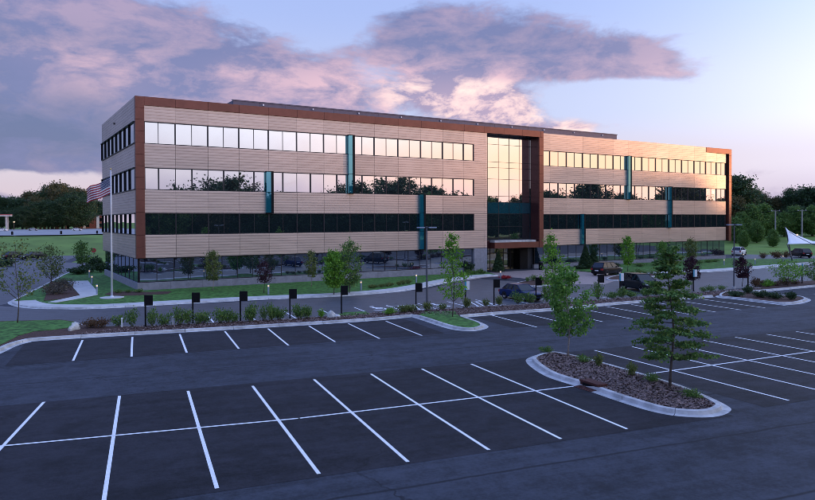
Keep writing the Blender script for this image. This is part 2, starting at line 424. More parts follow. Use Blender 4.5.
def kerb(name, path, closed, label, prof=((0,.006),(.30,.010),(.335,.145),(.36,.155),(.54,.155),(.54,-.05)), sec=3.0):
    "cast concrete kerb and gutter along a plan path (road on the right, planting on the left), in sections with open joints"
    root = struct(name, bpy.data.objects.new(name, None), label, 'kerb'); COL.objects.link(root)
    pts = list(path) + ([path[0]] if closed else [])
    L = [0]
    for a, b in zip(pts, pts[1:]): L.append(L[-1] + (Vector(b)-Vector(a)).length)
    offs = [[Vector(p) for p in offset(path, d, closed)] for d, _ in prof]
    if closed: offs = [o + [o[0]] for o in offs]
    def at(k, s):
        o = offs[k]
        for i in range(len(L)-1):
            if s <= L[i+1] or i == len(L)-2:
                t = (s-L[i])/max(1e-6, L[i+1]-L[i]); return o[i].lerp(o[i+1], t)
    ns = max(1, round(L[-1]/sec)); st = L[-1]/ns
    for q in range(ns):
        s0, s1 = q*st+.014, (q+1)*st-.014
        ss = [s0] + [l for l in L if s0+.05 < l < s1-.05] + [s1]
        mb = MB(); n = len(prof)
        for s in ss:
            for k in range(n):
                p = at(k, s); mb.v.append((p.x, p.y, prof[k][1]))
        for i in range(len(ss)-1):
            for k in range(n-1):
                a = i*n+k; mb.f.append((a, a+n, a+n+1, a+1))
        mb.f.append(tuple(range(n))); mb.f.append(tuple((len(ss)-1)*n + k for k in range(n-1, -1, -1)))
        mb.obj('kerb_section', M_CONC, root)
    return root

# ------------------------------------------------------------------ ground, lot, drives
mb = MB(); NA = 180; rad = [0,15,30,50,75,100,125,150,170,190,210,230,250,270,290,310,330,400,520,700,1000,1600,2600,4500]
for r in rad:
    for k in range(NA):
        x = CAM.x + r*sin(2*pi*k/NA); y = CAM.y + r*cos(2*pi*k/NA); mb.v.append((x, y, terrain(x, y)-.03))
for i in range(len(rad)-1):
    for k in range(NA): a = i*NA; mb.f.append((a+k, a+NA+k, a+NA+(k+1) % NA, a+(k+1) % NA))
struct('ground', mb.obj('ground', M_FIELD, sm=True), 'mown green grass field stretching away around the office grounds', 'ground')

lot_poly = [(-75,-150), (150,-150), (150,20), (104,20), (104,6), (-.5,6), (-.5,60), (12,106), (-1,92), (-17,78), (-45,66), (-75,60)]
struct('parking_lot', MB().sheet(lot_poly, 0.0).obj('parking_lot', M_AISLE), 'dark blue-grey asphalt of the empty parking lot and its aisles', 'pavement')
O2 = Vector((7.74, -46.35)); c2, s2 = cos(LANG), sin(LANG)
def LOT(u, v): return Vector((O2.x + u*c2 - v*s2, O2.y + u*s2 + v*c2))
def bay(name, pts, z, label, m=M_BAY):
    struct(name, MB().sheet(pts, z).obj(name, m), label, 'pavement')
bay('parking_bay_paving', [LOT(-30,.25), LOT(3.6,.25), LOT(4.6,-11.6), LOT(-30,-11.6)], .004, 'darker sealed asphalt under the near double row of bays')
bay('parking_bay_paving', [LOT(6.0,.75), LOT(40,1.4), LOT(40,-10.2), LOT(6.6,-11.2)], .004, 'darker sealed asphalt under the bays beyond the planted island')
bay('parking_bay_paving', [LOT(-21.5,8.5), LOT(2.6,8.7), LOT(2.6,15.8), LOT(-21.5,15.8)], .004, 'darker sealed asphalt under the bays along the mulch median')
bay('parking_bay_paving', [LOT(7.6,9.0), LOT(34,10.4), LOT(34,17.6), LOT(20,16.6), LOT(7.6,15.8)], .004, 'darker sealed asphalt of the bays right of the grass island')
drive = [G(-60,318), G(0,306), G(60,310), G(260,301), G(420,290), G(480,279), G(560,285), G(640,277), G(815,265.5), G(900,259), G(900,268), G(815,281), G(690,293), G(560,303), G(420,312), G(300,320), G(140,328), G(84,327.5), G(60,321.5), G(-60,326)]
struct('service_drive', MB().sheet(drive, .004).obj('service_drive', M_DRIVE), 'paler asphalt drive between the median and the front lawn', 'road')
struct('side_drive', MB().sheet([(-74,59), (-45,65), (-17,77), (-1,91), (6,98), (-2,60), G(104,263), G(80,268.5), G(62,275), G(50,281.5), G(8,303.5), G(-60,318), (-60,0)], .008).obj('side_drive', M_DRIVE), 'pale asphalt side drive running past the left end of the building', 'road')

def stripe(a, b, wd=.11, z=.010):
    a, b = Vector(a), Vector(b); t = (b-a).normalized(); n = Vector((-t.y, t.x))*wd/2
    return [(a+n), (b+n), (b-n), (a-n)]
def line(a, b, label, wd=.115, z=.0085):
    o = MB().sheet(stripe(a, b, wd), z).obj('parking_line', M_LINE)
    tag(o, label, 'marking', kind='structure'); return o
tops = [(471,364),(422,369),(371,374),(314,379.5),(252.5,386),(188,391),(119.5,396),(44,402)]
bots = [(627,429),(561,439),(489,450),(408,462),(319,474),(217,488.5),(104,500),(-52,505)]
for t_, b_ in zip(tops, bots):
    a, b = G(*t_), G(*b_)
    if b_[0] == 104: b = a + (b-a)*1.02
    line(a, b, 'long white line dividing the near double row of bays')
a, b = G(44,402), G(-52,505); sh = G(44,402)-G(119.5,396); line(a+sh, b+sh, 'long white line dividing the near double row of bays')
line(G(-120,457.5), G(300,418.4), 'white centre line crossing the near double row of bays', z=.0125)
line(G(298,418.6), G(581,385.6), 'white centre line reaching the rusty kerb inlet', z=.0125)
for i in range(9):
    u = 7.75 + 2.6*i
    line(LOT(u, .5+.01*u), LOT(u+.55, -10.85+.05*(u-8)), 'long white line dividing the bays beyond the planted island')
line(G(632,376.2), G(830,349.2), 'white centre line of the bays beyond the planted island', z=.0125)
for i in range(-7, 13):
    u = .97 + 2.775*i
    if 2 <= i-0 and i in (1, 2) or i == 1 or i == 2: continue
    d = max(0, u-8)*.055
    line(LOT(u, 15.15+d*.9), LOT(u-.02, 8.62+d), 'short white line of the bays along the mulch median')
for i in range(-3, 14):
    u = -13.3 + 2.9*i
    if u < -12: continue
    line(LOT(u, 18.6+max(0, u)*.06), LOT(u, 23.4+max(0, u)*.06), 'white bay line on the drive side of the shrub median', z=.0125)
def hatch(px, py, w_, d_):
    c = G(px, py)
    for k in range(4):
        o = c + Vector((c2, s2))*(k-1.5)*w_/4
        line(o + Vector((-s2, c2))*(-d_/2), o + Vector((-s2, c2))*(d_/2) + Vector((c2, s2))*.8, 'white hatching stripe of an access aisle on the drive', .14, .0165)
    for sg in (-1, 1):
        o = c + Vector((-s2, c2))*sg*d_/2
        line(o - Vector((c2, s2))*w_/2, o + Vector((c2, s2))*(w_/2+.8), 'white border stripe of an access aisle on the drive', .12, .0205)
hatch(404, 308, 2.0, 3.0); hatch(478, 304, 2.0, 3.0)
def wheelchair(px, py):
    c = G(px, py); mb = MB(); ring = []
    for k in range(14):
        a = -2.6 + 4.6*k/13; ring.append((a, .42))
    for (a0, r), (a1, _) in zip(ring, ring[1:]):
        mb.quad((r*cos(a0), r*sin(a0), 0), ((r+.14)*cos(a0), (r+.14)*sin(a0), 0), ((r+.14)*cos(a1), (r+.14)*sin(a1), 0), (r*cos(a1), r*sin(a1), 0))
    for x0, x1, y0, y1 in ((-.10,.05,.0,.75), (.05,.5,.0,.13), (.42,.56,-.45,.0), (-.16,.14,.85,1.1), (.05,.4,.35,.47)):
        mb.quad((x0,y0,.001), (x1,y0,.001), (x1,y1,.001), (x0,y1,.001))
    o = mb.obj('accessible_parking_symbol', M_LINE, loc=(c.x, c.y, .0165)); o.rotation_euler.z = LANG; o.scale = (1.25, 1.6, 1)
    tag(o, 'white wheelchair symbol painted on a bay of the drive', 'marking', 'accessible bay symbols', 'structure')
wheelchair(378, 309); wheelchair(440, 306)

def slab(name, poly, z1, m, label, cat='ground', z0=-.05):
    return struct(name, MB().prism(poly, z0, z1).obj(name, m), label, cat)
def pix(l): return [G(*p) for p in l]

# the planted island in front
isl = ccw(crom(pix([(526,362),(544,375.5),(576,386.5),(620,402),(660,413.5),(696,417.5),(720,416),(731,410.5),(726,405),(704,394.5),(680,385.5),(640,373.5),(612,365.5),(585,358.5),(560,353.5),(545,353.5),(532,356.5)]), 5))
kerb('island_kerb', isl, True, 'pale concrete kerb around the mulched island with two young trees', sec=2.6)
ib = offset(isl, .5); slab('island_mulch', ib, .10, M_MULCH, 'brown bark mulch filling the kerbed island')
def chips(name, poly, n, z, label, seed=1, sz=(.02,.075), m=None):
    rs = np.random.RandomState(seed); P = np.array([[p[0], p[1]] for p in poly]); lo, hi = P.min(0), P.max(0); pts = []
    while len(pts) < n:
        q = lo + rs.rand(4000, 2)*(hi-lo); ins = np.zeros(4000, bool); j = len(P)-1
        for i in range(len(P)):
            c = ((P[i,1] > q[:,1]) != (P[j,1] > q[:,1])) & (q[:,0] < (P[j,0]-P[i,0])*(q[:,1]-P[i,1])/(P[j,1]-P[i,1]+1e-9)+P[i,0]); ins ^= c; j = i
        pts += list(q[ins])
    pts = np.array(pts[:n]); a = rs.rand(n)*2*pi; l = sz[0]+rs.rand(n)*(sz[1]-sz[0]); wd = l*(.25+.4*rs.rand(n)); ti = (rs.rand(n)-.5)*1.4; t2 = (rs.rand(n)-.5)*1.4
    V = np.zeros((n, 4, 3))
    for k, (sx, sy) in enumerate(((-1,-1),(1,-1),(1,1),(-1,1))):
        dx, dy = sx*l, sy*wd
        V[:,k,0] = pts[:,0]+dx*np.cos(a)-dy*np.sin(a); V[:,k,1] = pts[:,1]+dx*np.sin(a)+dy*np.cos(a); V[:,k,2] = z+.03+.03*rs.rand(n)+dx*np.sin(ti)+dy*np.sin(t2)
    o = quads(name, V, m or M_CHIP); tag(o, label, 'mulch', kind='stuff'); return o
def quads(name, V, m, parent=None):
    n = len(V); me = bpy.data.meshes.new(name); me.vertices.add(4*n); me.vertices.foreach_set('co', V.astype(np.float32).ravel())
    me.loops.add(4*n); me.loops.foreach_set('vertex_index', np.arange(4*n, dtype=np.int32))
    me.polygons.add(n); me.polygons.foreach_set('loop_start', np.arange(0, 4*n, 4, dtype=np.int32)); me.polygons.foreach_set('loop_total', np.full(n, 4, dtype=np.int32))
    me.materials.append(m); me.update(calc_edges=True)
    return put(name, me, parent)
chips('wood_chips', offset(isl, .58), 12000, .095, 'loose brown and grey wood chips strewn over the kerbed island')
# rusty inlet in the island kerb
r0, r1 = G(576,385.2), G(597,392); ax = math.atan2((r1-r0).y, (r1-r0).x)
t = thing('kerb_inlet', 'rusty cast-iron drain inlet set in the island kerb', 'drain', (*((r0+r1)/2), 0), ax)
MB().box(-.56,.56,.16,.66,.02,.25).box(-.58,.58,.12,.30,.19,.27).obj('hood', M_RUST, t)
gr = MB().box(-.52,.52,-.26,.30,.008,.024); gr.obj('frame', M_RUST, t)
for k in range(9): MB().box(-.46+k*.11, -.40+k*.11, -.20, .26, .025, .036).obj('grate_bar', M_RUST, t)
MB().box(-.42,.42,.145,.159,.04,.16).obj('throat', M_BLACK, t)

# median along the far bays
near_px = [(-90,395),(-40,371),(0,354),(17,346),(30,342.3),(40,341),(100,337.2),(196,331.8),(360,321.9),(412,317.2)]
near2_px = [(466,317.6),(500,314.6),(560,310.4),(620,304.6),(690,299.2),(716,297.2)]
far_px = [(-90,326),(0,322.5),(60,320.8),(76,323),(86,327),(140,327.3),(200,324.6),(300,319.5),(345,315.5),(420,311.5),(500,306.8),(560,303.2),(620,299.2),(690,294.2),(760,288.5)]
nk = crom(pix(near_px), 4, False); nk2 = crom(pix(near2_px), 4, False)
gi = crom(pix([(412,317.2),(424,321),(438,325.8),(452,329.6),(468,331.3),(481,330.2),(488.5,327.2),(484,323.6),(474,320.2),(466,317.6)]), 4, False)
nearpath = nk + gi[1:] + nk2[1:]
kerb('median_kerb', nearpath, False, 'pale concrete kerb between the far bays and the shrub median')
fp = pix(far_px)
slab('median_mulch', offset(nearpath, .5, False) + fp[::-1], .10, M_MULCH, 'reddish-brown mulch strip of the shrub median')
kerb('median_kerb', fp[3:][::-1], False, 'low concrete edge of the shrub median facing the drive', prof=((0,.008),(.05,.11),(.17,.115),(.17,-.05)))
chips('wood_chips', offset(nk[22:] + nk2, .65, False) + fp[5:][::-1], 7000, .095, 'loose red-brown wood chips along the shrub median', 3)
slab('near_lawn', pix([(-90,327),(0,323.2),(60,321.5),(74,323.6),(80,328),(52,331.5),(34,333),(18,337.5),(8,343),(-20,356),(-88,391)]), .125, M_GRASS, 'mown green lawn at the left end of the shrub median', z0=.02)
slab('island_lawn', [p for p in offset(gi, .54, False)] + pix([(455,312.6),(425,312.8)]), .125, M_GRASS, 'small tongue of bright green lawn around the median tree', z0=.02)
slab('island_lawn', pix([(334,317),(350,316.8),(370,315.4),(366,313),(345,313.6)]), .125, M_GRASS, 'small patch of lawn in the shrub median', z0=.02)
# end island on the right
ei = ccw(crom(pix([(716,297.2),(735,299.4),(757,302.2),(782,304.6),(800,304),(811,300.5),(805,297.6),(792,296.6),(772,295),(752,293),(735,291.5),(720,293)]), 4))
kerb('island_kerb', ei, True, 'pale kerb of the narrow end island beside the tall lamp post')
slab('island_mulch', offset(ei, .5), .10, M_MULCH, 'dark mulch of the narrow end island beside the lamp post')
rk = crom(pix([(756,292.6),(790,289.5),(815,287),(870,281.5)]), 4, False)
kerb('median_kerb', rk, False, 'pale kerb of the planted strip behind the end island')
slab('median_mulch', offset(rk, .5, False) + pix([(870,275),(815,281),(762,286.5),(745,289)]), .10, M_MULCH, 'mulched strip with rust and lime shrubs behind the end island')
for i in range(5):
    a = LOT(44.5+2.8*i, 15.6+.25*i); line(a, a + (LOT(0,-6)-LOT(0,0)), 'white bay line beyond the end island')

# front lawn, walk and beds
fk = crom(pix([(100,263.5),(80,268.2),(62,275),(50,281.4),(28,292.5),(12,300.2),(7.5,303),(13,306),(28,308.5),(60,309.4),(100,308.9),(180,304.4),(260,300.1),(330,297.2),(362,295.2),(400,291.8),(425,287.8),(442,284.2),(462,280.2),(484,277.4),(500,276.2)]), 5, False)
kerb('front_kerb', fk, False, 'pale concrete kerb sweeping round the front lawn', prof=((0,.010),(.30,.014),(.36,.13),(.52,.14),(.52,-.05)))
slab('front_lawn', offset(fk, .5, False) + [(44.9,-.3), (.2,-.3), (.2,22)], .115, M_GRASS, 'strip of green lawn along the foot of the left wing')
i0 = 30
wk = fk[i0:]; wi = offset(wk, .52, False); wo = offset(wk, 2.2, False)
root = struct('front_walk', bpy.data.objects.new('front_walk', None), 'pale concrete walk following the front kerb', 'path'); COL.objects.link(root)
L = [0]
for a, b in zip(wi, wi[1:]): L.append(L[-1]+(b-a).length)
for k in range(len(wi)-1):
    nseg = max(1, round((L[k+1]-L[k])/1.8))
    for j in range(nseg):
        t0, t1 = (j+.006)/nseg, (j+.994)/nseg
        MB().prism([wi[k].lerp(wi[k+1], t0), wi[k].lerp(wi[k+1], t1), wo[k].lerp(wo[k+1], t1), wo[k].lerp(wo[k+1], t0)], .02, .138).obj('walk_slab', M_WALK, root)
slab('entry_path', pix([(67.5,282.2),(88,281.8),(96,291),(98,296),(78,300.2),(56,304),(48,303.6),(80,296.6)]), .145, M_WALK, 'pale concrete path leading from the kerb to the side door', 'path', .02)
slab('corner_bed', pix([(50,283.2),(66.5,282.6),(79.5,296.2),(62,300.4),(44,302)]), .15, M_MULCH, 'brown mulch bed in the lawn corner beside the path', z0=.02)
slab('foundation_bed', pix([(104,296),(112,292.5),(150,293.2),(172,292.5),(168,295.2),(120,297.2)]), .135, M_MULCH, 'mulch bed at the building corner behind the flagpole', z0=.02)
slab('entrance_plaza', pix([(442,285),(484,277.6),(500,276.4),(520,278),(560,284),(604,284.5),(629,276.3),(640,270),(610,266.2)]) + [(57,-.2), (45.3,-.2), (44,-3)], .014, M_PAVER, 'pinkish paved forecourt in front of the entrance', 'pavement', 0)
rl = crom(pix([(628,276),(660,274.4),(690,273),(720,271.6),(760,268.8),(815,264.4),(880,259.5)]), 4, False)
kerb('front_kerb', rl, False, 'pale kerb along the lawn of the right wing', prof=((0,.010),(.30,.014),(.36,.13),(.52,.14),(.52,-.05)))
slab('front_lawn', offset(rl, .5, False) + pix([(880,257.5),(815,259.4),(745,259.8)]) + [(102.5, .9), (57.2,.9), (57.2,-2)], .115, M_GRASS, 'green lawn along the foot of the right wing')
wi, wo = offset(rl, .53, False), offset(rl, 2.6, False)
for k in range(len(wi)-1):
    nseg = max(1, round((wi[k+1]-wi[k]).length/2.2))
    for j in range(nseg):
        t0, t1 = (j+.005)/nseg, (j+.995)/nseg
        MB().prism([wi[k].lerp(wi[k+1], t0), wi[k].lerp(wi[k+1], t1), wo[k].lerp(wo[k+1], t1), wo[k].lerp(wo[k+1], t0)], .02, .138).obj('walk_slab', M_WALK, root)
di = ccw(crom(pix([(516,284),(530,281.2),(555,279.8),(575,281),(560,284.4),(532,287)]), 4))
kerb('island_kerb', di, True, 'pale kerb of the small shrub island on the forecourt', prof=((0,.02),(.05,.13),(.22,.14),(.22,-.05)))
slab('island_mulch', offset(di, .2), .11, M_MULCH, 'mulch of the small shrub island on the forecourt')
di2 = ccw(crom(pix([(606,279.5),(618,276),(640,274.4),(664,273.6),(668,275.6),(640,278.4),(618,281)]), 4))
kerb('island_kerb', di2, True, 'pale kerb of the strip island before the right wing', prof=((0,.02),(.05,.13),(.22,.14),(.22,-.05)))
slab('island_mulch', offset(di2, .2), .11, M_MULCH, 'mulch of the strip island before the right wing')
# lane and lot at the right end of the building
struct('side_drive', MB().sheet(pix([(732,259.6),(815,259.0),(900,257),(900,250.5),(815,252.2),(760,253),(732,254)]), .02).obj('side_drive', M_DRIVE), 'asphalt lane past the right end of the building', 'road')
# far road on the left
mb = MB(); d0, d1 = 286, 500
pts = [(-260, d0), (-100, d0), (0, d0), (60, d0), (110, d0+8), (160, d0+20)]
for a, b in zip(pts, pts[1:]):
    q = [AT(a[0], a[1]), AT(b[0], b[1]), AT(b[0], d1), AT(a[0], d1)]
    mb.quad(*[(p.x, p.y, terrain(p.x, p.y)+.35) for p in q])
struct('far_road', mb.obj('far_road', M_FARROAD), 'wide pale road and forecourt beyond the grass field', 'road')

# ------------------------------------------------------------------ the office building
ZT, BB = 19.87, 18.98
ROWS = [(15.08, 17.36), (10.37, 12.65), (5.74, 7.99)]         # ribbon windows, top to bottom
BANDS = [(17.36, 0), (12.65, 15.08), (7.99, 10.37), (3.36, 5.74)]
REC = 1.56; UL, UR, UE = 45.11, 55.29, 102.63; DEP = 24.05; MOD = 3.385; J0 = 3.97
FOLD = 95.2
bld = thing('office_building', 'long four-storey office building with champagne metal panels and a bronze frame', 'building', (0,0,0))
# inner walls that everything is fixed to
core = MB().box(.2, 45.0, .22, DEP-.2, 3.31, 19.5).box(.5, 44.8, .5, DEP-.2, 0, 3.3).box(45.0, 56, 7.4, DEP-.2, 0, 19.4).box(45.0, 54.5, 1.95, 7.4, 4.4, 19.4).box(54.5, UE-.6, REC+1.0, DEP-.2, 0, 19.5)
core.obj('wall', M_CORE, bld)
MB().box(.1, 45.0, .5, DEP-.1, 19.5, 19.56).box(45.0, UE-.9, REC+.5, DEP-.1, 19.5, 19.56).obj('roof', M_ROOF, bld)
def panel_mesh(wd, h, key={}):
    "a ribbed sheet panel: horizontal ribs with recessed grooves; origin at its lower left corner, face towards -Y"
    k = (round(wd, 2), round(h, 2))
    if k in key: return key[k]
    n = max(3, round(h/.295)); st = h/n; prof = [(0, .10)]
    for i in range(n):
        z0, z1 = i*st, (i+1)*st
        prof += [(z0+.014, 0.0), (z0+st*.5, -.004), (z1-.014, 0.0), (z1-.004, .02)] if i < n-1 else [(z0+.014, 0.0), (z0+st*.5, -.006), (z1, 0.0), (z1, .10)]
        if i < n-1: prof.append((z1+.004, .02))
    mb = MB()
    for x in (0, wd):
        for z, y in prof: mb.v.append((x, y, z))
    m_ = len(prof)
    for i in range(m_-1): mb.f.append((i, i+m_, i+m_+1, i+1))
    mb.f.append(tuple(range(m_))); mb.f.append(tuple(range(2*m_-1, m_-1, -1)))
    key[k] = mb.mesh('cladding_panel', M_PANEL); return key[k]
G_ = .012
def panel(u0, u1, z0, z1, v=0.0, rz=0.0, org=None):
    me = panel_mesh(u1-u0-2*G_, z1-z0-.01)
    return put('cladding_panel', me, bld, (u0+G_, v, z0+.005) if org is None else org, rz)
def cols(a, b):
    xs = [a] + [J0+MOD*k for k in range(40) if a+.4 < J0+MOD*k < b-.4] + [b]
    return list(zip(xs, xs[1:]))
# left wing
for z0, z1 in [(17.36, BB), (12.65, 15.08), (7.99, 10.37), (3.36, 5.74)]:
    for a, b in cols(.89, UL): panel(a, b, z0, z1)
for z0, z1 in ROWS: panel(42.89, UL, z0, z1)
# right wing, main run
for z0, z1 in [(17.36, ZT-.02), (12.65, 15.08), (7.99, 10.37), (3.36, 5.74)]:
    for a, b in cols(UR+.02, FOLD): panel(a, b, z0, z1, REC)
    fa = R(2.4)      # the last bays turn away a little
    for a, b in ((0, 3.25), (3.25, 6.25)):
        panel(a, b, z0, min(z1, BB), org=(FOLD+.02+a*cos(fa), REC+a*sin(fa), z0+.005), rz=fa)
for a, b in cols(UR+.02, FOLD): MB().box(a+.004, b-.004, REC+.004, REC+.35, ZT-.018, ZT+.02).obj('coping', M_PANEL, bld)
# bronze frame: corner post and roof beam in sections
def frame_panel(x0, x1, y0, y1, z0, z1): return bevel(MB().box(x0, x1, y0, y1, z0, z1).obj('frame_panel', M_BRONZE, bld), .012, 1)
zz = [3.36 + (ZT-.004-3.36)*k/14 for k in range(15)]
for a, b in zip(zz, zz[1:]): frame_panel(0, .88, -.14, .30, a+.004, b-.004)
for a, b in cols(.885, UR): frame_panel(a+.006, b-.006, -.13, .60, BB, ZT)
for a, b in cols(FOLD, UE-.81): frame_panel(a+.006, b-.006, REC-.05, REC+1.0, BB, ZT)
zz = [3.2 + (ZT-3.2)*k/14 for k in range(15)]
for a, b in zip(zz, zz[1:]): frame_panel(UE-.80, UE, REC-.06, REC+1.1, a+.004, b-.004)
# entrance frame: right post, lining, canopy
zz = [3.2 + (BB-3.2)*k/12 for k in range(13)]
for a, b in zip(zz, zz[1:]): frame_panel(54.47, UR, -.13, REC+.1, a+.004, b-.004)
for a, b in zip(zz, zz[1:]): MB().box(54.40, 54.465, -.05, REC, a+.006, b-.006).obj('lining_panel', M_DARKBR, bld)
for k in range(6):
    z0 = 4.4+k*2.43; MB().box(54.36, 54.42, REC+.02, 1.74, z0+.02, z0+2.41).obj('side_pane', M_GLASS2, bld)
MB().box(UL, 54.46, .62, 1.95, BB-.02, BB+.2).obj('soffit', M_DARK, bld)
can = MB().box(46.35, 54.46, -.06, 3.84, 3.22, 4.04).obj('canopy', M_BRONZE, bld)
MB().box(46.45, 53.95, .02, 1.74, 4.045, 4.32).obj('canopy_roof', M_CONC, can)
MB().box(45.12, 46.34, 1.0, 3.8, 3.22, 4.3).obj('canopy_return', M_DARKBR, can)
for a, b in ((46.36, 50.4), (50.41, 54.46)): MB().box(a, b, -.085, -.062, 3.23, 4.03).obj('fascia_panel', M_BRONZE, can)
# ribbon windows
def ribbon(u0, u1, z0, z1, v, thick, thin, glass, label=None, skip=()):
    wn = put('window', None, bld, (0, 0, 0))
    f = MB().box(u0, u1, v+.0, v+.20, z0, z0+.07).box(u0, u1, v+.0, v+.20, z1-.07, z1)
    f.box(u0, u0+.07, v, v+.2, z0+.07, z1-.07).box(u1-.07, u1, v, v+.2, z0+.07, z1-.07)
    f.obj('window_frame', M_DARK, wn)
    xs = sorted([u0+.07, u1-.07] + [x for x in thick+thin if u0+.3 < x < u1-.3])
    for x in thick:
        if u0+.3 < x < u1-.3: MB().box(x-.055, x+.055, v+.005, v+.18, z0+.07, z1-.07).obj('mullion', M_DARK, wn)
    for x in thin:
        if u0+.3 < x < u1-.3: MB().box(x-.026, x+.026, v+.05, v+.17, z0+.07, z1-.07).obj('mullion', M_DARK, wn)
    for a, b in zip(xs, xs[1:]):
        MB().box(a+.005, b-.005, v+.10, v+.125, z0+.05, z1-.05).obj('pane', glass, wn)
    return wn
joints = [J0+MOD*k for k in range(-1, 32)]; mids = [j+MOD/2 for j in joints]
for r, (z0, z1) in enumerate(ROWS):
    th, tn = (joints, mids) if r != 1 else (mids, joints)
    gl = M_GLASS if r < 2 else M_GLASS2
    ribbon(.89, 42.88, z0, z1, 0, th, tn, gl)
    ribbon(UR+.02, FOLD, z0, z1, REC, th, tn, gl)
    wn = ribbon(0, 6.2, z0, z1, 0, [3.25], [1.6, 4.75], gl); wn.location = (FOLD+.02, REC, 0); wn.rotation_euler.z = R(2.4)
# ground floor glazing, plinth
gx = [.36 + (42.86-.36)*k/25 for k in range(26)]
wn = put('storefront', None, bld, (0, 0, 0))
MB().box(.3, 42.88, .26, .42, 3.26, 3.36).box(.3, 42.88, .24, .42, .84, .92).obj('window_frame', M_DARK, wn)
for k, (a, b) in enumerate(zip(gx, gx[1:])):
    MB().box(a+.02, b-.02, .32, .345, .92, 3.26).obj('pane', M_GLASS3, wn)
    MB().box(a-.03, a+.03, .28, .40, .92, 3.26).obj('mullion', M_DARK, wn)
gx = [55.6 + (101.6-55.6)*k/27 for k in range(28)]
wn = put('storefront', None, bld, (0, 0, 0))
MB().box(55.5, 101.7, REC+.56, REC+.74, 3.26, 3.36).box(55.5, 101.7, REC+.54, REC+.74, .60, .68).obj('window_frame', M_DARK, wn)
for k, (a, b) in enumerate(zip(gx, gx[1:])):
    MB().box(a+.02, b-.02, REC+.62, REC+.645, .68, 3.26).obj('pane', M_GLASS3, wn)
    MB().box(a-.03, a+.03, REC+.58, REC+.70, .68, 3.26).obj('mullion', M_DARK, wn)
MB().box(UR, 101.9, REC+.1, REC+1.2, 3.28, 3.355).box(.0, UL, .04, .5, 3.30, 3.355).box(.04, .5, .3, DEP, 3.30, 3.355).obj('soffit_strip', M_DARK, bld)
def blocks(x0, x1, y0, y1, z0, z1, n, along='x'):
    for k in range(n):
        if along == 'x': a = x0+(x1-x0)*k/n; b = x0+(x1-x0)*(k+1)/n; MB().box(a+.005, b-.005, y0, y1, z0, z1).obj('plinth_block', M_STONE, bld)
        else: a = y0+(y1-y0)*k/n; b = y0+(y1-y0)*(k+1)/n; MB().box(x0, x1, a+.005, b-.005, z0, z1).obj('plinth_block', M_STONE, bld)
blocks(.12, 42.88, .14, .44, 0, .838, 26)
blocks(UR+.1, 101.7, REC+.42, REC+.80, 0, .598, 28)
blocks(.12, .44, .45, DEP-.1, 0, .838, 12, 'y')
for r in range(5):
    z0, z1 = r*.67, (r+1)*.67
    for k in range(2):
        a = 42.9+k*1.105; MB().box(a+.004, a+1.10, .02, .5, z0+.004, z1-.004).obj('pier_block', M_STONE, bld)
    MB().box(44.82, UL+.02, .51, 3.8, z0+.004, z1-.004).obj('pier_block', M_STONE, bld)
# entrance glass wall above the canopy
wn = put('entrance_window', None, bld, (0, 0, 0))
ue = [45.12, 46.56, 48.51, 50.46, 52.41, 54.36]; zr = [4.40, 6.2, 8.05, 9.65, 10.5, 12.9, 14.5, 15.3, 17.75, 18.96]
for a, b in zip(ue, ue[1:]):
    for z0, z1 in zip(zr, zr[1:]):
        MB().box(a+.025, b-.025, 1.75, 1.775, z0+.025, z1-.025).obj('pane', M_TEALGL if 8 < z0 < 9 else (M_GLASS2 if z0 < 8 else M_ENTGL), wn)
for x in ue: MB().box(x-.025, x+.025, 1.72, 1.87, 4.38, 18.96).obj('mullion', M_DARK, wn)
for z in zr: MB().box(45.12, 54.36, 1.73, 1.86, z-.022, z+.022).obj('transom', M_DARK, wn)
# lobby behind the doors
wn = put('lobby', None, bld, (0, 0, 0))
MB().box(45.2, 54.4, 7.0, 7.3, .02, 3.2).obj('lobby_wall', M_TAN, wn)
MB().box(45.2, 54.4, 3.9, 7.0, .0, .03).obj('lobby_floor', M_TAN, wn)
MB().box(45.15, 54.4, 3.86, 7.0, 3.16, 3.2).obj('lobby_ceiling', M_WHITE, wn)
for x in (47.2, 50.2, 52.8): MB().box(x, x+1.3, 4.6, 4.85, 3.12, 3.155).obj('ceiling_lamp', M_CEIL, wn)
MB().box(47.6, 48.5, 6.2, 6.9, .03, 2.5).box(49.3,49.6,5.5,6.9,.03,3.1).obj('partition', M_DARK, wn)
door = put('entrance_door', None, bld, (0, 0, 0))
for k, x in enumerate((45.3, 46.9, 48.5, 49.75, 51.0, 52.3)):
    x1 = (46.9, 48.5, 49.75, 51.0, 52.3, 53.0)[k]
    MB().box(x+.05, x1-.05, 3.70, 3.72, .06, 2.35).obj('pane', M_CLEAR, door); MB().box(x+.05, x1-.05, 3.70, 3.72, 2.45, 3.16).obj('pane', M_CLEAR, door)
    MB().box(x-.05, x+.05, 3.66, 3.78, .02, 3.2).box(x+.05, x1-.05, 3.67, 3.77, 2.35, 2.45).obj('door_frame', M_DARK, door)
for x in (49.6, 49.9): MB().tube([(x, 3.62, .8), (x, 3.62, 1.5)], .02, 6).obj('handle', M_POLE, door)
MB().box(52.95, 54.42, 2.3, 3.8, 0, 3.21).obj('pier', M_BLACK, bld)
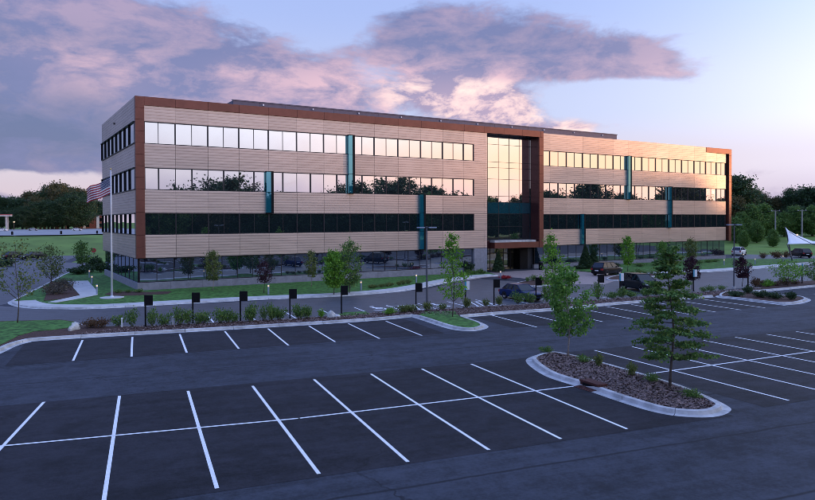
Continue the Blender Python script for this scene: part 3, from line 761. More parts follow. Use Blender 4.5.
# teal glass fins
def fin(u, z0, z1, v):
    f = put('glass_fin', None, bld, (u, v, 0))
    n = max(1, round((z1-z0)/2.35)); st = (z1-z0)/n
    for k in range(n): MB().box(0, .52, -.34, -.32, z0+k*st+.02, z0+(k+1)*st-.02).box(-.005, .012, -.318, .0, z0+k*st+.02, z0+(k+1)*st-.02).obj('fin_glass', M_FIN, f)
    MB().box(.53, .82, -.36, .02, z0, z1).box(.02, .52, -.05, .0, z0, z1).box(-.02, .82, -.36, .0, z1, z1+.05).box(-.02, .82, -.36, .0, z0-.05, z0).obj('fin_frame', M_BLACK, f)
fin(13.74, 8.05, 12.65, 0); fin(23.98, 10.42, 17.36, 0); fin(34.10, 3.42, 10.45, 0)
fin(74.75, 10.42, 17.36, REC); fin(64.35, 3.42, 7.99, REC); fin(84.9, 5.79, 12.65, REC)
# left end wall
def lpanel(v0, v1, z0, z1): put('cladding_panel', panel_mesh(v1-v0-2*G_, z1-z0-.01), bld, (-.0, v1-G_, z0+.005), -pi/2)
lv = [.31, 4.2, 8.1, 12.05, 16.0, 20.0, DEP]
for z0, z1 in [(17.36, ZT-.02), (12.65, 15.08), (7.99, 10.37), (3.36, 5.74)]:
    for a, b in zip(lv, lv[1:]): lpanel(a, b, z0, z1)
for z0, z1 in ROWS:
    wn = put('window', None, bld, (0, 0, 0))
    MB().box(-.16, .05, .31, DEP+.3, z1-.08, z1).box(-.12, .05, .31, DEP, z0, z0+.07).box(-.02,.2,.31,.5,z0+.07,z1-.08).obj('window_frame', M_DARK, wn)
    n = 8; st = (DEP-.5)/n
    for k in range(n):
        a = .5+k*st
        MB().box(.02, .05, a+.06, a+st-.04, z0+.06, z1-.07).obj('pane', M_GLASS, wn)
        MB().box(-.11, .12, a+st-.05, a+st+.05, z0+.07, z1-.08).obj('window_fin', M_BLACK, wn)
wn = put('storefront', None, bld, (0, 0, 0))
for k in range(9):
    a = .5+k*(DEP-.7)/9; b = a+(DEP-.7)/9
    MB().box(.26, .285, a+.03, b-.03, .9, 3.28).obj('pane', M_GLASS3, wn); MB().box(.22, .34, a-.03, a+.03, .86, 3.3).obj('mullion', M_DARK, wn)
MB().box(.5, UE-.5, DEP-.2, DEP, 0, 19.7).box(UE-.6, UE-.45, REC+1.1, DEP-.2, 0, 19.7).obj('back_wall', M_STONE, bld)
# rooftop screen: folded metal sections
scr = put('roof_screen', None, bld, (0, 0, 0))
xs = [13.2 + (82.0-13.2)*k/20 for k in range(21)]
for a, b in zip(xs, xs[1:]): MB().box(a+.012, b-.012, 10.0, 10.12, 19.56, 22.1).obj('screen_panel', M_SCREEN, scr)
MB().box(13.1, 82.1, 9.93, 10.2, 22.1, 22.22).obj('screen_cap', M_SCREEN, scr)
MB().box(13.2, 13.3, 10.13, 17.0, 19.56, 22.1).box(81.9, 82.0, 10.13, 17, 19.56, 22.1).box(13.3, 81.9, 16.9, 17, 19.56, 22.1).obj('screen_return', M_SCREEN, scr)
for k in range(10):
    x = 17+6.8*k; MB().box(x, x+.16, 9.84, 9.93, 21.75, 21.95).obj('screen_light', M_WHITE, scr)
put_cam = MB().box(-.14, 0, 13.0, 13.2, 18.55, 18.75).obj('wall_camera', M_DARK, bld)

# ------------------------------------------------------------------ vegetation
def leaves(rs, C, size, flat=0.0):
    "one small folded blade per centre"
    n = len(C); a = rs.rand(n)*2*pi; tilt = (rs.rand(n)-.5)*pi*(1-flat); s = size*(.6+.8*rs.rand(n)); 
    ax = np.stack([np.cos(a)*np.cos(tilt), np.sin(a)*np.cos(tilt), np.sin(tilt)], 1)
    r = rs.randn(n, 3); r[:,2] *= (1-flat*.8); bx = np.cross(ax, r + np.array([0,0,.8*flat])); bx /= np.linalg.norm(bx, axis=1)[:,None]+1e-9
    l = ax*s[:,None]; wd = bx*(s*.42)[:,None]
    return np.stack([C-l*.5, C+wd, C+l*.5, C-wd], 1)
PROF = {
 'oval': lambda t: max(.12, math.sin(pi*min(1, .12+.86*t))**.75),
 'vase': lambda t: max(.15, math.sin(pi*(.25+.62*t))),
 'cone': lambda t: (1-t)**.75*.94+.06 if t > .12 else .55+3.2*t,
 'spire': lambda t: .28+.72*max(0, 1-t*1.25)**.8 if t > .1 else .55+4*t,
 'open': lambda t: .35+.65*math.sin(pi*(.2+.7*t)),
}
def skeleton(rs, H, z0, rad, prof, nl, rise, mb, trunk_r, twig=4, layered=False, lean=(0,0)):
    pts = []
    def axis(z): k = z/H; return np.array([lean[0]*k*k + .015*H*math.sin(3.1*k*2), lean[1]*k*k + .012*H*math.sin(4.3*k*2+1), z])
    zs = np.linspace(0, H*.95, 9)
    mb.tube([tuple(axis(z)) for z in zs], [trunk_r*(1.25 if i == 0 else 1)*(1-.9*z/H)+.006 for i, z in enumerate(zs)], 7)
    for i in range(nl):
        t = (i+.5*rs.rand())/nl; z = z0*.92+(H*.96-z0*.92)*t; a = i*2.399+rs.rand()*.7; L = rad*PROF[prof](t)*(.72+.45*rs.rand())
        d = np.array([cos(a), sin(a)]); zst = max(z0*.75, z-L*rise*.75); st = axis(zst)
        poly = []
        for k in range(5):
            f = k/4; zz = zst + (L*rise*(f**1.25) if not layered else L*(.10*f-.16*f*f)+ (L*rise)*f*.4)
            poly.append(st + np.array([d[0]*L*f, d[1]*L*f, zz-zst]) + (rs.randn(3)*.03*L if 0 < k else 0))
        r0 = trunk_r*.42*(1-.6*t)
        mb.tube([tuple(p) for p in poly], [r0*(1-.85*k/4)+.004 for k in range(5)], 4, False)
        for q in range(twig):
            f = .28+.72*(q+rs.rand())/twig; k = min(3, int(f*4)); p = poly[k]+(poly[k+1]-poly[k])*(f*4-k)
            da = a+(1 if q % 2 else -1)*(.5+.7*rs.rand()); l2 = L*(.22+.28*rs.rand()); e2 = (.35*rise if not layered else -.04)+.2*rs.randn()*(.3 if layered else 1)
            e = p+np.array([cos(da)*l2, sin(da)*l2, l2*e2]); mb.tube([tuple(p), tuple(e)], [r0*.3+.003, .003], 3, False)
            for f2 in np.linspace(.15, 1, 4): pts.append(p+(e-p)*f2)
        for f in (.5, .65, .8, .92, 1.0): k = min(3, int(f*4)); pts.append(poly[k]+(poly[k+1]-poly[k])*(f*4-k))
    for z in np.linspace(z0+.6*(H-z0), H, 6): pts.append(axis(z))
    return np.array(pts)
def tree_mesh(seed, H, z0, rad, prof='oval', nl=22, rise=.8, trunk_r=.05, n=5000, size=.13, spread=.16, leafm=None, barkm=None, layered=False, twig=4, lean=(0,0)):
    rs = np.random.RandomState(seed); mb = MB()
    P = skeleton(rs, H, z0, rad, prof, nl, rise, mb, trunk_r, twig, layered, lean)
    C = P[rs.randint(0, len(P), n)] + rs.randn(n, 3)*spread*np.array([1, 1, .42 if layered else .85])
    C[:,2] = np.maximum(C[:,2], z0*.85)
    tm = mb.mesh('trunk', barkm or M_BARK, True); V = leaves(rs, C, size, .55 if layered else .1)
    return tm, V
def tree(name, label, base, H, z0, rad, seed, leafm, group=None, cat='tree', zb=0.0, barkm=None, **kw):
    tm, V = tree_mesh(seed, H, z0, rad, leafm=leafm, barkm=barkm, **kw)
    t = thing(name, label, cat, (base[0], base[1], zb), 0, group)
    put('trunk', tm, t); quads('crown', V, leafm, t); return t
def bush_mesh(seed, r, h, n, size, up=.6):
    rs = np.random.RandomState(seed); mb = MB(); P = []
    for i in range(16):
        a = i*2.399+rs.rand(); ro = r*(.25+.75*rs.rand()); hh = h*(1-.45*(ro/r)**2)*(.8+.3*rs.rand())
        e = np.array([cos(a)*ro, sin(a)*ro, hh]); st = np.array([cos(a)*ro*.15, sin(a)*ro*.15, 0])
        mb.tube([tuple(st), tuple(st*.4+e*.6), tuple(e)], [.016, .010, .004], 4, False)
        for f in np.linspace(.35, 1, 6): P.append(st+(e-st)*f)
    P = np.array(P); C = P[rs.randint(0, len(P), n)] + rs.randn(n, 3)*np.array([r*.20, r*.20, h*.09]); C[:,2] = np.abs(C[:,2])
    return mb.mesh('stems', M_BARK), leaves(rs, C, size)
BUSH = {}
def bush(kind, label, base, r, h, group=None, zb=.1, seed=0, cat='shrub', name='shrub'):
    m, n, size = {'green': (L_OAK, 460, .085), 'olive': (L_OLIVE, 650, .09), 'dark': (L_DARK, 800, .11), 'sage': (L_SAGE, 800, .07), 'rust': (L_RUST, 700, .08), 'bright': (L_BRIGHT, 700, .09), 'oak': (L_OAK, 640, .085), 'plum': (L_PLUM, 700, .10), 'red': (L_RED, 700, .10)}[kind]
    k = (kind, seed % 3)
    if k not in BUSH:
        st, V = bush_mesh(100+seed % 3*7+len(kind), 1.0, 1.0, n, size*1.6)
        me = quads('foliage', V, m); BUSH[k] = (st, me.data); bpy.data.objects.remove(me)
    t = thing(name, label, cat, (base[0], base[1], zb), random.Random(int(base[0]*97+base[1]*31)).random()*6.28, group)
    for nm, me in zip(('stems', 'foliage'), BUSH[k]): o = put(nm, me, t); o.scale = (r, r, h)
    return t

# the two young trees on the kerbed island
b = G(671, 390); tree('young_oak', 'young layered oak with dark green tiers on the mulched island', b, 6.15, 1.35, 1.72, 11, L_OAK, zb=.1, prof='cone', nl=40, rise=.20, trunk_r=.050, n=13500, size=.105, spread=.11, layered=True, twig=6)
b = G(568.5, 359); tree('young_tree', 'slim young green tree above the round shrub end of the mulched island', b, 4.7, 1.3, 1.0, 23, L_GREEN, zb=.1, barkm=M_BARKP, prof='vase', nl=17, rise=1.0, trunk_r=.042, n=4300, size=.12, spread=.13, twig=5, lean=(-.1,.1))
# trees of the median, from left to right
b = G(17.5, 324.5); tree('sapling', 'thin yellowing sapling on the lawn at the left end of the median', b, 5.9, 2.1, 1.55, 5, L_OLIVE, zb=.1, prof='open', nl=18, rise=1.1, trunk_r=.035, n=850, size=.14, spread=.22)
b = G(453, 318.5); tree('sapling', 'airy light green sapling on the tongue of lawn', b, 6.3, 1.5, 1.25, 6, L_BRIGHT, zb=.1, prof='cone', nl=20, rise=1.2, trunk_r=.035, n=1500, size=.15, spread=.15)
b = G(552, 305); tree('sapling', 'tall wispy sapling behind the island tree in the median', b, 6.1, 1.6, 1.1, 7, L_BRIGHT, zb=.1, prof='cone', nl=20, rise=1.2, trunk_r=.035, n=1500, size=.15, spread=.16)
b = G(692, 291); tree('plum_tree', 'small purple-leaved tree beside the white and teal sign', b, 3.3, 1.2, .85, 8, L_PLUM, zb=.1, nl=18, trunk_r=.03, n=1700, size=.14, spread=.14)
b = G(742.5, 287.5); tree('plum_tree', 'small purple-leaved tree next to the tall lamp post', b, 3.1, 1.1, .85, 9, L_PLUM, zb=.1, nl=18, trunk_r=.03, n=1700, size=.14, spread=.14)
b = G(788, 287); tree('feathery_tree', 'feathery pale green shrubby tree beyond the end island', b, 2.7, .5, 1.7, 10, L_BRIGHT, zb=.1, prof='vase', nl=20, rise=.9, trunk_r=.03, n=1500, size=.13, spread=.2)
b = G(818, 285.5); tree('feathery_tree', 'dark leafy shrubby tree by the last sign of the strip', b, 2.6, .4, 1.5, 12, L_OAK, zb=.1, prof='vase', nl=20, rise=.9, trunk_r=.03, n=1500, size=.14, spread=.2)
# trees of the front lawn
b = G(213, 292); tree('lawn_tree', 'slim pale-trunked olive tree on the lawn left of the plum', b, 4.1, 1.25, .85, 14, L_OLIVE, zb=.11, barkm=M_BARKP, nl=24, trunk_r=.035, n=2600, size=.12, spread=.13)
b = G(264, 294); tree('plum_tree', 'small dark red-leaved tree on the lawn under the left wing', b, 3.2, 1.2, .8, 15, L_PLUM, zb=.11, nl=18, trunk_r=.03, n=1100, size=.13, spread=.15)
b = G(311.5, 287.5); tree('lawn_tree', 'thin pale-trunked tree on the lawn beside the bright green tree', b, 3.9, 1.2, .65, 16, L_OLIVE, zb=.11, barkm=M_BARKP, nl=20, trunk_r=.032, n=1600, size=.12, spread=.12)
b = G(334, 296); tree('lime_tree', 'bright lime-green young tree at the front kerb', b, 4.2, .75, 1.0, 17, L_BRIGHT, zb=.12, nl=28, trunk_r=.035, n=4200, size=.15, spread=.15, prof='vase', rise=1.1)
b = G(349.5, 294.5); tree('lawn_tree', 'darker loose green tree behind the bright lime-green one', b, 5.2, .6, 1.15, 18, L_OAK, zb=.12, nl=22, trunk_r=.035, n=2300, size=.16, spread=.17, prof='vase', rise=1.3)
b = G(628, 272); tree('lawn_tree', 'slender light green tree in the strip island before the right wing', b, 4.9, 1.0, .85, 19, L_BRIGHT, zb=.11, nl=22, trunk_r=.035, n=2300, size=.16, spread=.15)
b = G(691, 264.5); tree('lawn_tree', 'small olive tree on the lawn near the fold of the right wing', b, 4.0, 1.0, .9, 20, L_OLIVE, zb=.11, nl=20, trunk_r=.035, n=1800, size=.16, spread=.17)
b = G(663, 266); tree('lawn_tree', 'small green tree on the lawn behind the layered oak', b, 3.6, .9, .9, 26, L_GREEN, zb=.11, nl=20, trunk_r=.035, n=1800, size=.16, spread=.17)
b = G(51, 284); tree('vase_tree', 'multi-stemmed olive tree at the mulch bed corner', b, 4.4, .5, 1.3, 21, L_OLIVE, zb=.12, prof='vase', nl=26, rise=1.5, trunk_r=.045, n=1500, size=.15, spread=.2)
b = G(82, 271.5); tree('side_tree', 'dark green leafy tree beside the side drive', b, 4.2, 1.1, 1.05, 22, L_OAK, zb=.12, prof='vase', nl=20, rise=1.2, trunk_r=.045, n=1300, size=.20, spread=.2)
# conifers at the entrance
def conifer(label, base, H, r, seed):
    rs = np.random.RandomState(seed); n = 5200; z = H*(.04+.96*(1-np.sqrt(rs.rand(n)))); a = rs.rand(n)*2*pi
    rr = r*(1-z/H)**.9*(.55+.5*rs.rand(n))*(1+.12*np.sin(a*5+z*9))+.03
    C = np.stack([rr*np.cos(a), rr*np.sin(a), z], 1); t = thing('conifer', label, 'tree', (base[0], base[1], .1))
    MB().tube([(0,0,0),(0,0,H*.5),(0,0,H*.97)], [.07,.045,.01], 7).obj('trunk', M_BARK, t); quads('crown', leaves(rs, C, .15), L_DARK, t)
conifer('dark conical evergreen beside the stone pier of the entrance', (46.5, -.7), 2.9, .8, 31)
conifer('dark conical evergreen right of the entrance before the right wing', (60.5, -3.2), 3.6, 1.05, 32)
conifer('smaller rounded evergreen next to the conical one at the right wing', (63.2, -2.2), 2.7, 1.0, 33)
# shrubs
rd = random.Random(4)
ORD = ['first','second','third','fourth','fifth','sixth','seventh','eighth','ninth']
def row(pts, kind, label, group, r=.5, h=.8, zb=.1, name='shrub'):
    for i, (px, py) in enumerate(pts):
        k = .7+.6*rd.random(); px += rd.uniform(-2,2); bush(kind, label.format(ORD[i]), G(px, py), r*k, h*(.58+.5*rd.random()), group if len(pts) > 1 else None, zb, rd.randrange(3), name=name)
row([(92,328.8),(104,329)], 'rust', '{} low russet shrub from the pale boulder at the lawn end', 'russet shrubs at the left of the median', .75, .75)
row([(118,327.5),(131,328),(150.5,328),(165,327.2),(178,326.6),(188,326)], 'green', 'leafy green median shrub, {} from the russet shrubs', 'shrubs by the first black signs', .52, 1.15)
row([(200,325.6),(206,324.8),(219,324.6),(228,324.2),(234,323.6),(247,323),(253,322.4),(262,322)], 'green', 'leafy green median shrub, {} beyond the second black sign post', 'shrubs by the middle black signs', .52, 1.15)
row([(272,321.6),(280,321),(300,320.2),(306,319.6)], 'oak', 'loose dark green median shrub, {} beyond the third black sign post', 'shrubs by the fourth black sign', .55, 1.2)
row([(320.5,318.4)], 'bright', 'small yellow-green shrub beside the pale rocks in the median', None, .42, .55)
row([(388,315.4)], 'bright', 'yellow-green tuft left of the fifth black sign', None, .48, .75)
row([(405,313.6),(412,313)], 'olive', '{} spreading olive shrub before the sixth black sign post', 'olive shrubs at the fifth black sign', .62, .6)
row([(428,312.2),(445,310.8),(465.5,309.2),(483.5,307.6),(501,306.2)], 'olive', 'rounded olive median shrub, {} past the first tall lamp post', 'rounded shrubs by the lawn tongue', .46, .78)
row([(519,304.8),(530,304.2),(545,303.2),(556,302.6),(598,300.2)], 'green', 'tall green median shrub, {} in front of the blue hatchback', 'shrubs before the blue car', .62, 1.55)
row([(612,299.4),(622,298.8),(632,298.2),(644,297.4),(655,296.4)], 'oak', 'dark green median shrub, {} before the dark green wagon', 'shrubs before the dark wagon', .6, .95)
row([(672,295.4),(683,294.4),(702,292.8),(710,292.4),(722,291.4)], 'green', 'low green median shrub, {} in the run past the layered oak', 'low shrubs at the right of the median', .55, .6)
row([(735,297.6),(746,294.5),(760,298.4),(773,299.8),(792,300.6)], 'dark', 'dark round shrub, {} from the lamp post on the end island', 'shrubs on the end island', .62, .8)
row([(754,287.8),(758,287.2)], 'rust', '{} russet feathery shrub behind the end island', 'russet shrubs behind the end island', .75, 1.0)
row([(766.5,287.6)], 'bright', 'lime-yellow round shrub among the russet ones', None, .7, .8)
row([(775,286.4),(785,285.8),(796,285)], 'rust', 'rust-red low shrub, {} past the lime-yellow shrub', 'rust shrubs under the feathery tree', .7, .75)
for px, py, k, lb in ((546,354.8,'dark','flat dark green shrub at the rounded end of the mulched island'), (583,364.4,'dark','spreading dark green shrub beside the slim island tree'), (599,369,'olive','upright yellow-green shrub in the middle of the mulched island'),
                      (631.5,378.5,'olive','smaller upright olive shrub near the rusty inlet'), (652,384,'dark','low dark green shrub left of the layered oak'), (692,400.5,'dark','wide dark green shrub at the pointed end of the mulched island')):
    bush('oak' if k == 'dark' else k, lb, G(px, py), .42 if k == 'dark' else .26, .36 if k == 'dark' else .62, None, .1, rd.randrange(3))
for px, py, r, h, lb in ((88,272.5,1.4,1.1,'big dark shrub beside the path to the side door'), (95,270,1.2,1.9,'tall dark shrub against the left end wall'), (101,273,1.0,1.3,'dark shrub at the rear corner of the left end wall'), (78,275,1.5,.9,'low dark hedge clump at the top of the path')):
    bush('dark', lb, G(px, py), r, h, None, .12, rd.randrange(3))
bush('sage', 'grey-mauve feathery shrub in the corner mulch bed', G(57, 295), 1.6, 1.1, None, .13, 1)
bush('sage', 'smaller mauve shrub at the back of the corner mulch bed', G(62, 288), 1.3, .9, None, .13, 2)
row([(117,294.2),(130,293.8),(139,293.6)], 'oak', 'low green perennial at the plinth, {} from the flagpole', 'perennials at the building corner', .6, .32, .13)
row([(369,289.4),(374,288.8),(380,288.2),(386,287.6),(392,287),(398,286.4),(404,285.6),(410,284.8)], 'olive', 'low yellow-green shrub, {} in the row between two lit bollards', 'shrub row between the bollards', .5, .5, .12)
row([(462,276.6),(468,275.6),(474,275),(480,274.6),(485,274.6)], 'oak', 'low dark shrub, {} in the row at the stone pier', 'shrubs at the stone pier', .6, .6, .12)
bush('dark', 'rounded dark shrub in front of the left end of the stone pier', G(468, 273.6), .8, 1.5, None, .12, 1)
row([(526,282.4),(533,281.8),(540,281.4),(548,281.4),(560,281.8)], 'green', 'small round shrub, {} in the row on the forecourt island', 'shrubs on the forecourt island', .45, .7)
row([(632,275.6),(638,275.4),(644,275),(650,274.8),(656,274.6)], 'green', 'small round shrub, {} along the strip island before the right wing', 'shrubs on the strip island', .5, .7)
row([(580,270),(588,269.4),(600,268),(616,267.2)], 'dark', 'dark low shrub, {} from the conical evergreens along the right wing', 'shrubs along the right wing', .9, .9, .12)
row([(640,267.2),(656,266.4),(676,265.4),(700,264),(708,263.2),(716,262.6)], 'oak', 'low green lawn shrub, {} along the right wing from the forecourt', 'low shrubs on the right lawn', .8, .6, .12)
row([(765,258.5),(776,258.8),(787,258)], 'rust', 'brownish shrub by the lane, {} from the white van', 'shrubs along the lane', 1.0, 1.3, .05)
bush('red', 'low mound of red flowers beside the entrance walk', G(505, 279.4), .9, .42, None, .05, 1, 'flowers', 'flower_bed')
bush('dark', 'dark shrub clump on the grass at the far left of the side drive', G(4, 266.5), 1.9, 1.1, None, 0, 0)

# background woods: a handful of crowns, copied
def far_template(seed, leafm, H=1.0, rad=.34, prof='oval', z0=.16, n=11000, size=.030, spread=.045, nl=40):
    tm, V = tree_mesh(seed, H, z0, rad, prof, nl, .75, .022, n, size, spread, twig=5)
    o = quads('crown', V, leafm); me = o.data; bpy.data.objects.remove(o); return tm, me
FT = [far_template(41, L_DARK, rad=.36), far_template(42, L_DARK, rad=.30, prof='vase', z0=.12), far_template(43, L_BROWN, rad=.34), far_template(44, L_OAK, rad=.27, z0=.08), far_template(45, L_DARK, rad=.42, prof='vase', z0=.1, n=12000)]
def far_tree(k, x, y, H, label, group, wd=1.0, rz=None, zb=None):
    t = thing('broadleaf_tree', label, 'tree', (x, y, (terrain(x, y) if zb is None else zb)-.1), rd.random()*6.28 if rz is None else rz, group)
    for nm, me in zip(('trunk', 'crown'), FT[k]): o = put(nm, me, t); o.scale = (H*wd, H*wd, H)
LB = ['dark green spreading tree in the wood beyond the field', 'dark upright tree in the wood beyond the field', 'brownish tree rising in the wood beyond the field', 'mid-green narrow tree at the edge of the wood beyond the field', 'broad dark tree at the front of the wood beyond the field']
GR = [('spreading wood trees'), ('upright wood trees'), ('brownish wood trees'), ('narrow wood trees'), ('broad front wood trees')]
left = [(-40,520,26,0),(-20,500,24,1),(2,510,24,0),(10,520,25,4),(22,505,23,1),(30,540,30,2),(36,500,26,2),(44,520,31,0),(52,540,36,4),(58,520,36,2),(62,505,32,2),(68,530,36,0),(74,500,30,4),(78,520,34,2),(26,480,17,4),(40,480,20,4),(48,482,21,0),(56,478,20,4),(66,476,24,0),(75,482,26,4),(14,484,16,4),(80,500,27,0),(86,640,26,1),(94,660,25,0),(101,640,26,4),(108,600,24,1),(118,560,24,0),(-5,486,15,4)]
for px, d, H, k in left:
    p = AT(px, d); far_tree(k, p.x, p.y, H*.84*(.95+.1*rd.random()), LB[k].replace('beyond the field', 'beyond the left field'), GR[k]+' beyond the left field', 1.0+.2*rd.random())
right = []
for i, px in enumerate(list(range(716, 872, 5))*2):
    d = (252 if px < 755 else 300)+18*((i*5) % 4)-(40 if i > 31 else 0)
    yt = np.interp(px, [716,735,745,752,760,768,780,800,812,830,880], [181,184,190,195,202,208,201,196,198,192,190]) + 3*((i*7) % 4)-3 + (14 if i > 31 else 0)
    right.append((px, d, max(5, (220.7-yt)*d/679+7.1-3.4), [0,2,4,0,1,2,4][i % 7]))
for px, d, H, k in right:
    p = AT(px, d); far_tree(k, p.x, p.y, H*(.95+.1*rd.random()), LB[k].replace('beyond the field', 'beyond the white sail'), GR[k]+' beyond the white sail', 1.0+.25*rd.random())
for px, d, H in ((742,205,7.5),(751,210,9.5),(764,215,9.5),(736,195,6.5),(795,225,8.5),(812,225,8.5),(784,222,7)):
    p = AT(px, d); far_tree(3, p.x, p.y, H, 'single rounded young tree on the grass slope before the wood', 'single trees on the grass slope', 1.25)
for px, d, H in ((757,196,5.5),(744,178,4.0),(773,182,4.2)):
    p = AT(px, d); far_tree(3, p.x, p.y, H, 'small sapling planted on the pale meadow grass', 'saplings on the meadow', 1.1)
# the wood across the street that the glass reflects
wood = [Vector(p) for p in ((330,30), (275,-40), (215,-105), (140,-155), (60,-180), (-20,-190), (-110,-180))]
seg = [(b-a).length for a, b in zip(wood, wood[1:])]
NW = 118
for i in range(NW):
    s = sum(seg)*(i+.5)/NW; j = 0
    while s > seg[j]: s -= seg[j]; j += 1
    q = wood[j].lerp(wood[j+1], s/seg[j]); nrm = (wood[j+1]-wood[j]).normalized(); nrm = Vector((-nrm.y, nrm.x))
    q = q + nrm*(-1)*(14*((i*7) % 3)-4+4*rd.random()); k = [0, 4, 1, 2, 0, 4, 3][i % 7]
    far_tree(k, q.x, q.y, (12.5+5.0*rd.random())*(1.0+.35*(rd.random() > .85)), 'tree in the dense wood on the far side of the parking lot', 'wood across the parking lot', 1.15, zb=0)

# ------------------------------------------------------------------ posts, lamps, flag
def sign_post(label, base, white, group):
    t = thing('sign_post', label, 'sign', (base.x, base.y, .1), LANG+R(-14), group)
    MB().box(-.045,.045,-.045,.045,0,2.12).obj('post', M_BLACK, t); MB().box(-.09,.09,-.09,.09,0,.03).obj('base_plate', M_BLACK, t)
    if white:
        p = bevel(MB().box(-.05,.34,-.075,-.05,1.42,2.12).obj('sign_panel', M_WHITE, t), .006, 1); MB().box(-.05,.06,-.082,-.0755,1.425,2.115).obj('teal_band', M_TEAL, p)
        MB().box(-.052,.342,-.049,.0,1.418,2.122).obj('sign_back', M_TEAL, p)
    else:
        p = bevel(MB().box(-.05,.50,-.085,-.046,1.42,2.12).obj('sign_panel', M_BLACK, t), .006, 1); MB().box(-.03,.48,-.046,-.03,1.45,2.09).obj('sign_frame', M_DARK, p)
    return t
for i, (px, py) in enumerate(((145.5,328.2),(193,324.6),(240.5,322.6),(290,319.8),(341.5,315.2),(416,311.2),(494,306),(536,303.2),(598.5,299.6))):
    sign_post('black post with black square sign, %s of its kind from the pale boulder' % ORD[i], G(px, py), False, 'black sign posts of the median')
for i, (px, py) in enumerate(((465.5,308.4),(620,297.6),(693.5,292.2),(748,287.4),(802,284))):
    sign_post('post with white sign edged in teal, %s of its kind from the lawn tongue' % ORD[i], G(px, py), True, 'white and teal sign posts of the median')
def lamp_post(label, base):
    t = thing('lamp_post', label, 'street lamp', (base.x, base.y, .1), R(-24))
    MB().lathe([(.16,0),(.16,.20),(.14,.22)], 14).obj('footing', M_CONC, t)
    MB().tube([(0,0,.2),(0,0,6.5)], [.075,.055], 10).obj('pole', M_POLE, t)
    for s in (-1, 1):
        h = bevel(MB().box(min(s*.16, s*.78), max(s*.16, s*.78), -.16, .16, 6.42, 6.52).obj('lamp_head', M_LAMPHEAD, t), .02, 1)
        MB().box(min(s*.24, s*.72), max(s*.24, s*.72), -.12, .12, 6.405, 6.418).obj('lens', M_WHITE, h); MB().tube([(s*.05,0,6.46),(s*.17,0,6.46)], .03, 6).obj('arm', M_POLE, t)
    MB().box(-.08,.08,-.08,.08,6.5,6.55).obj('cap', M_POLE, t)
lamp_post('grey double-headed lamp post in the median before the teal fin', G(427, 311)); lamp_post('grey double-headed lamp post at the end island', G(734, 289.5))
b = G(112, 299)
t = thing('flagpole', 'tall pale metal flagpole on a round concrete pad', 'flagpole', (b.x, b.y, .12))
MB().lathe([(1.05,0),(1.05,.05),(1.0,.06)], 28).obj('pad', M_WALK, t); MB().lathe([(.22,.06),(.20,.12),(.11,.2)], 16).obj('collar', M_FLAGPOLE, t)
MB().tube([(0,0,.1),(0,0,4),(0,0,8),(0,0,11.75)], [.09,.08,.062,.042], 14).obj('pole', M_FLAGPOLE, t, sm=True)
MB().lathe([(.01,11.74),(.05,11.76),(.075,11.82),(.05,11.89),(.005,11.91)], 12).obj('finial', M_GOLD, t); MB().tube([(.07,-.03,1.3),(.07,-.03,11.6)], .006, 4).obj('halyard', M_WHITE, t)
# flag: printed cloth hanging in folds
mfl, tf, bf = base_mat('flag_cloth'); uvn = tf.node('ShaderNodeUVMap').outputs[0]; sp = tf.node('ShaderNodeSeparateXYZ'); tf.l.new(uvn, sp.inputs[0])
u_, v_ = sp.outputs[0], sp.outputs[1]
stp = tf.m('GREATER_THAN', tf.m('MODULO', tf.mul(v_, 6.5), 1.0), .5)
cst = tf.mixc(stp, (.42,.025,.045,1), (.80,.79,.78,1))
inc = tf.mul(tf.m('LESS_THAN', u_, .40), tf.m('GREATER_THAN', v_, 6/13))
def cell(x, n, o): return tf.sub(tf.m('FRACT', tf.add(tf.mul(x, n), o)), .5)
def dots(o):
    a = cell(u_, 15.0, o); bq = cell(tf.sub(v_, 6/13), 9.28, o); return tf.m('LESS_THAN', tf.add(tf.mul(a, a), tf.mul(bq, bq)), .045)
star = tf.m('MAXIMUM', dots(0.0), dots(.5))
cst = tf.mixc(inc, cst, tf.mixc(star, (.018,.030,.12,1), (.8,.8,.8,1))); tf.l.new(cst, bf.inputs['Base Color']); bf.inputs['Roughness'].default_value = .8
trn = tf.node('ShaderNodeBsdfTranslucent'); tf.l.new(cst, trn.inputs[0]); mxs = tf.node('ShaderNodeMixShader'); mxs.inputs[0].default_value = .25
tf.l.new(bf.outputs[0], mxs.inputs[1]); tf.l.new(trn.outputs[0], mxs.inputs[2]); tf.l.new(mxs.outputs[0], tf.n['Material Output'].inputs[0])
NU, NV = 40, 18; vs = []; uv = []; fs = []
for i in range(NU+1):
    for j in range(NV+1):
        u, v = i/NU, j/NV; x = -2.35*u*(1-.06*v*u); dz = -.95*u**1.1 - .10*u*sin(5*u)
        y = .16*u**.7*sin(9*u-2.2*v) + .05*sin(19*u+3*v)*u
        vs.append((x + .12*(1-v)*u, y, 9.55+1.5*v*(1-.10*u) + dz + .05*sin(9*u+1)*u)); uv.append((u, v))
for i in range(NU):
    for j in range(NV): a = i*(NV+1)+j; fs.append((a, a+NV+1, a+NV+2, a+1))
me = bpy.data.meshes.new('flag'); me.from_pydata(vs, [], fs); ul = me.uv_layers.new(name='UVMap')
for lp in me.loops: ul.data[lp.index].uv = uv[lp.vertex_index]
me.materials.append(mfl); me.polygons.foreach_set('use_smooth', [True]*len(me.polygons))
fl = put('flag', me, None, (b.x-.06, b.y, .12), R(-32)); md = fl.modifiers.new('cloth', 'SOLIDIFY'); md.thickness = .008
tag(fl, 'striped red, white and blue flag waving from the flagpole', 'flag')
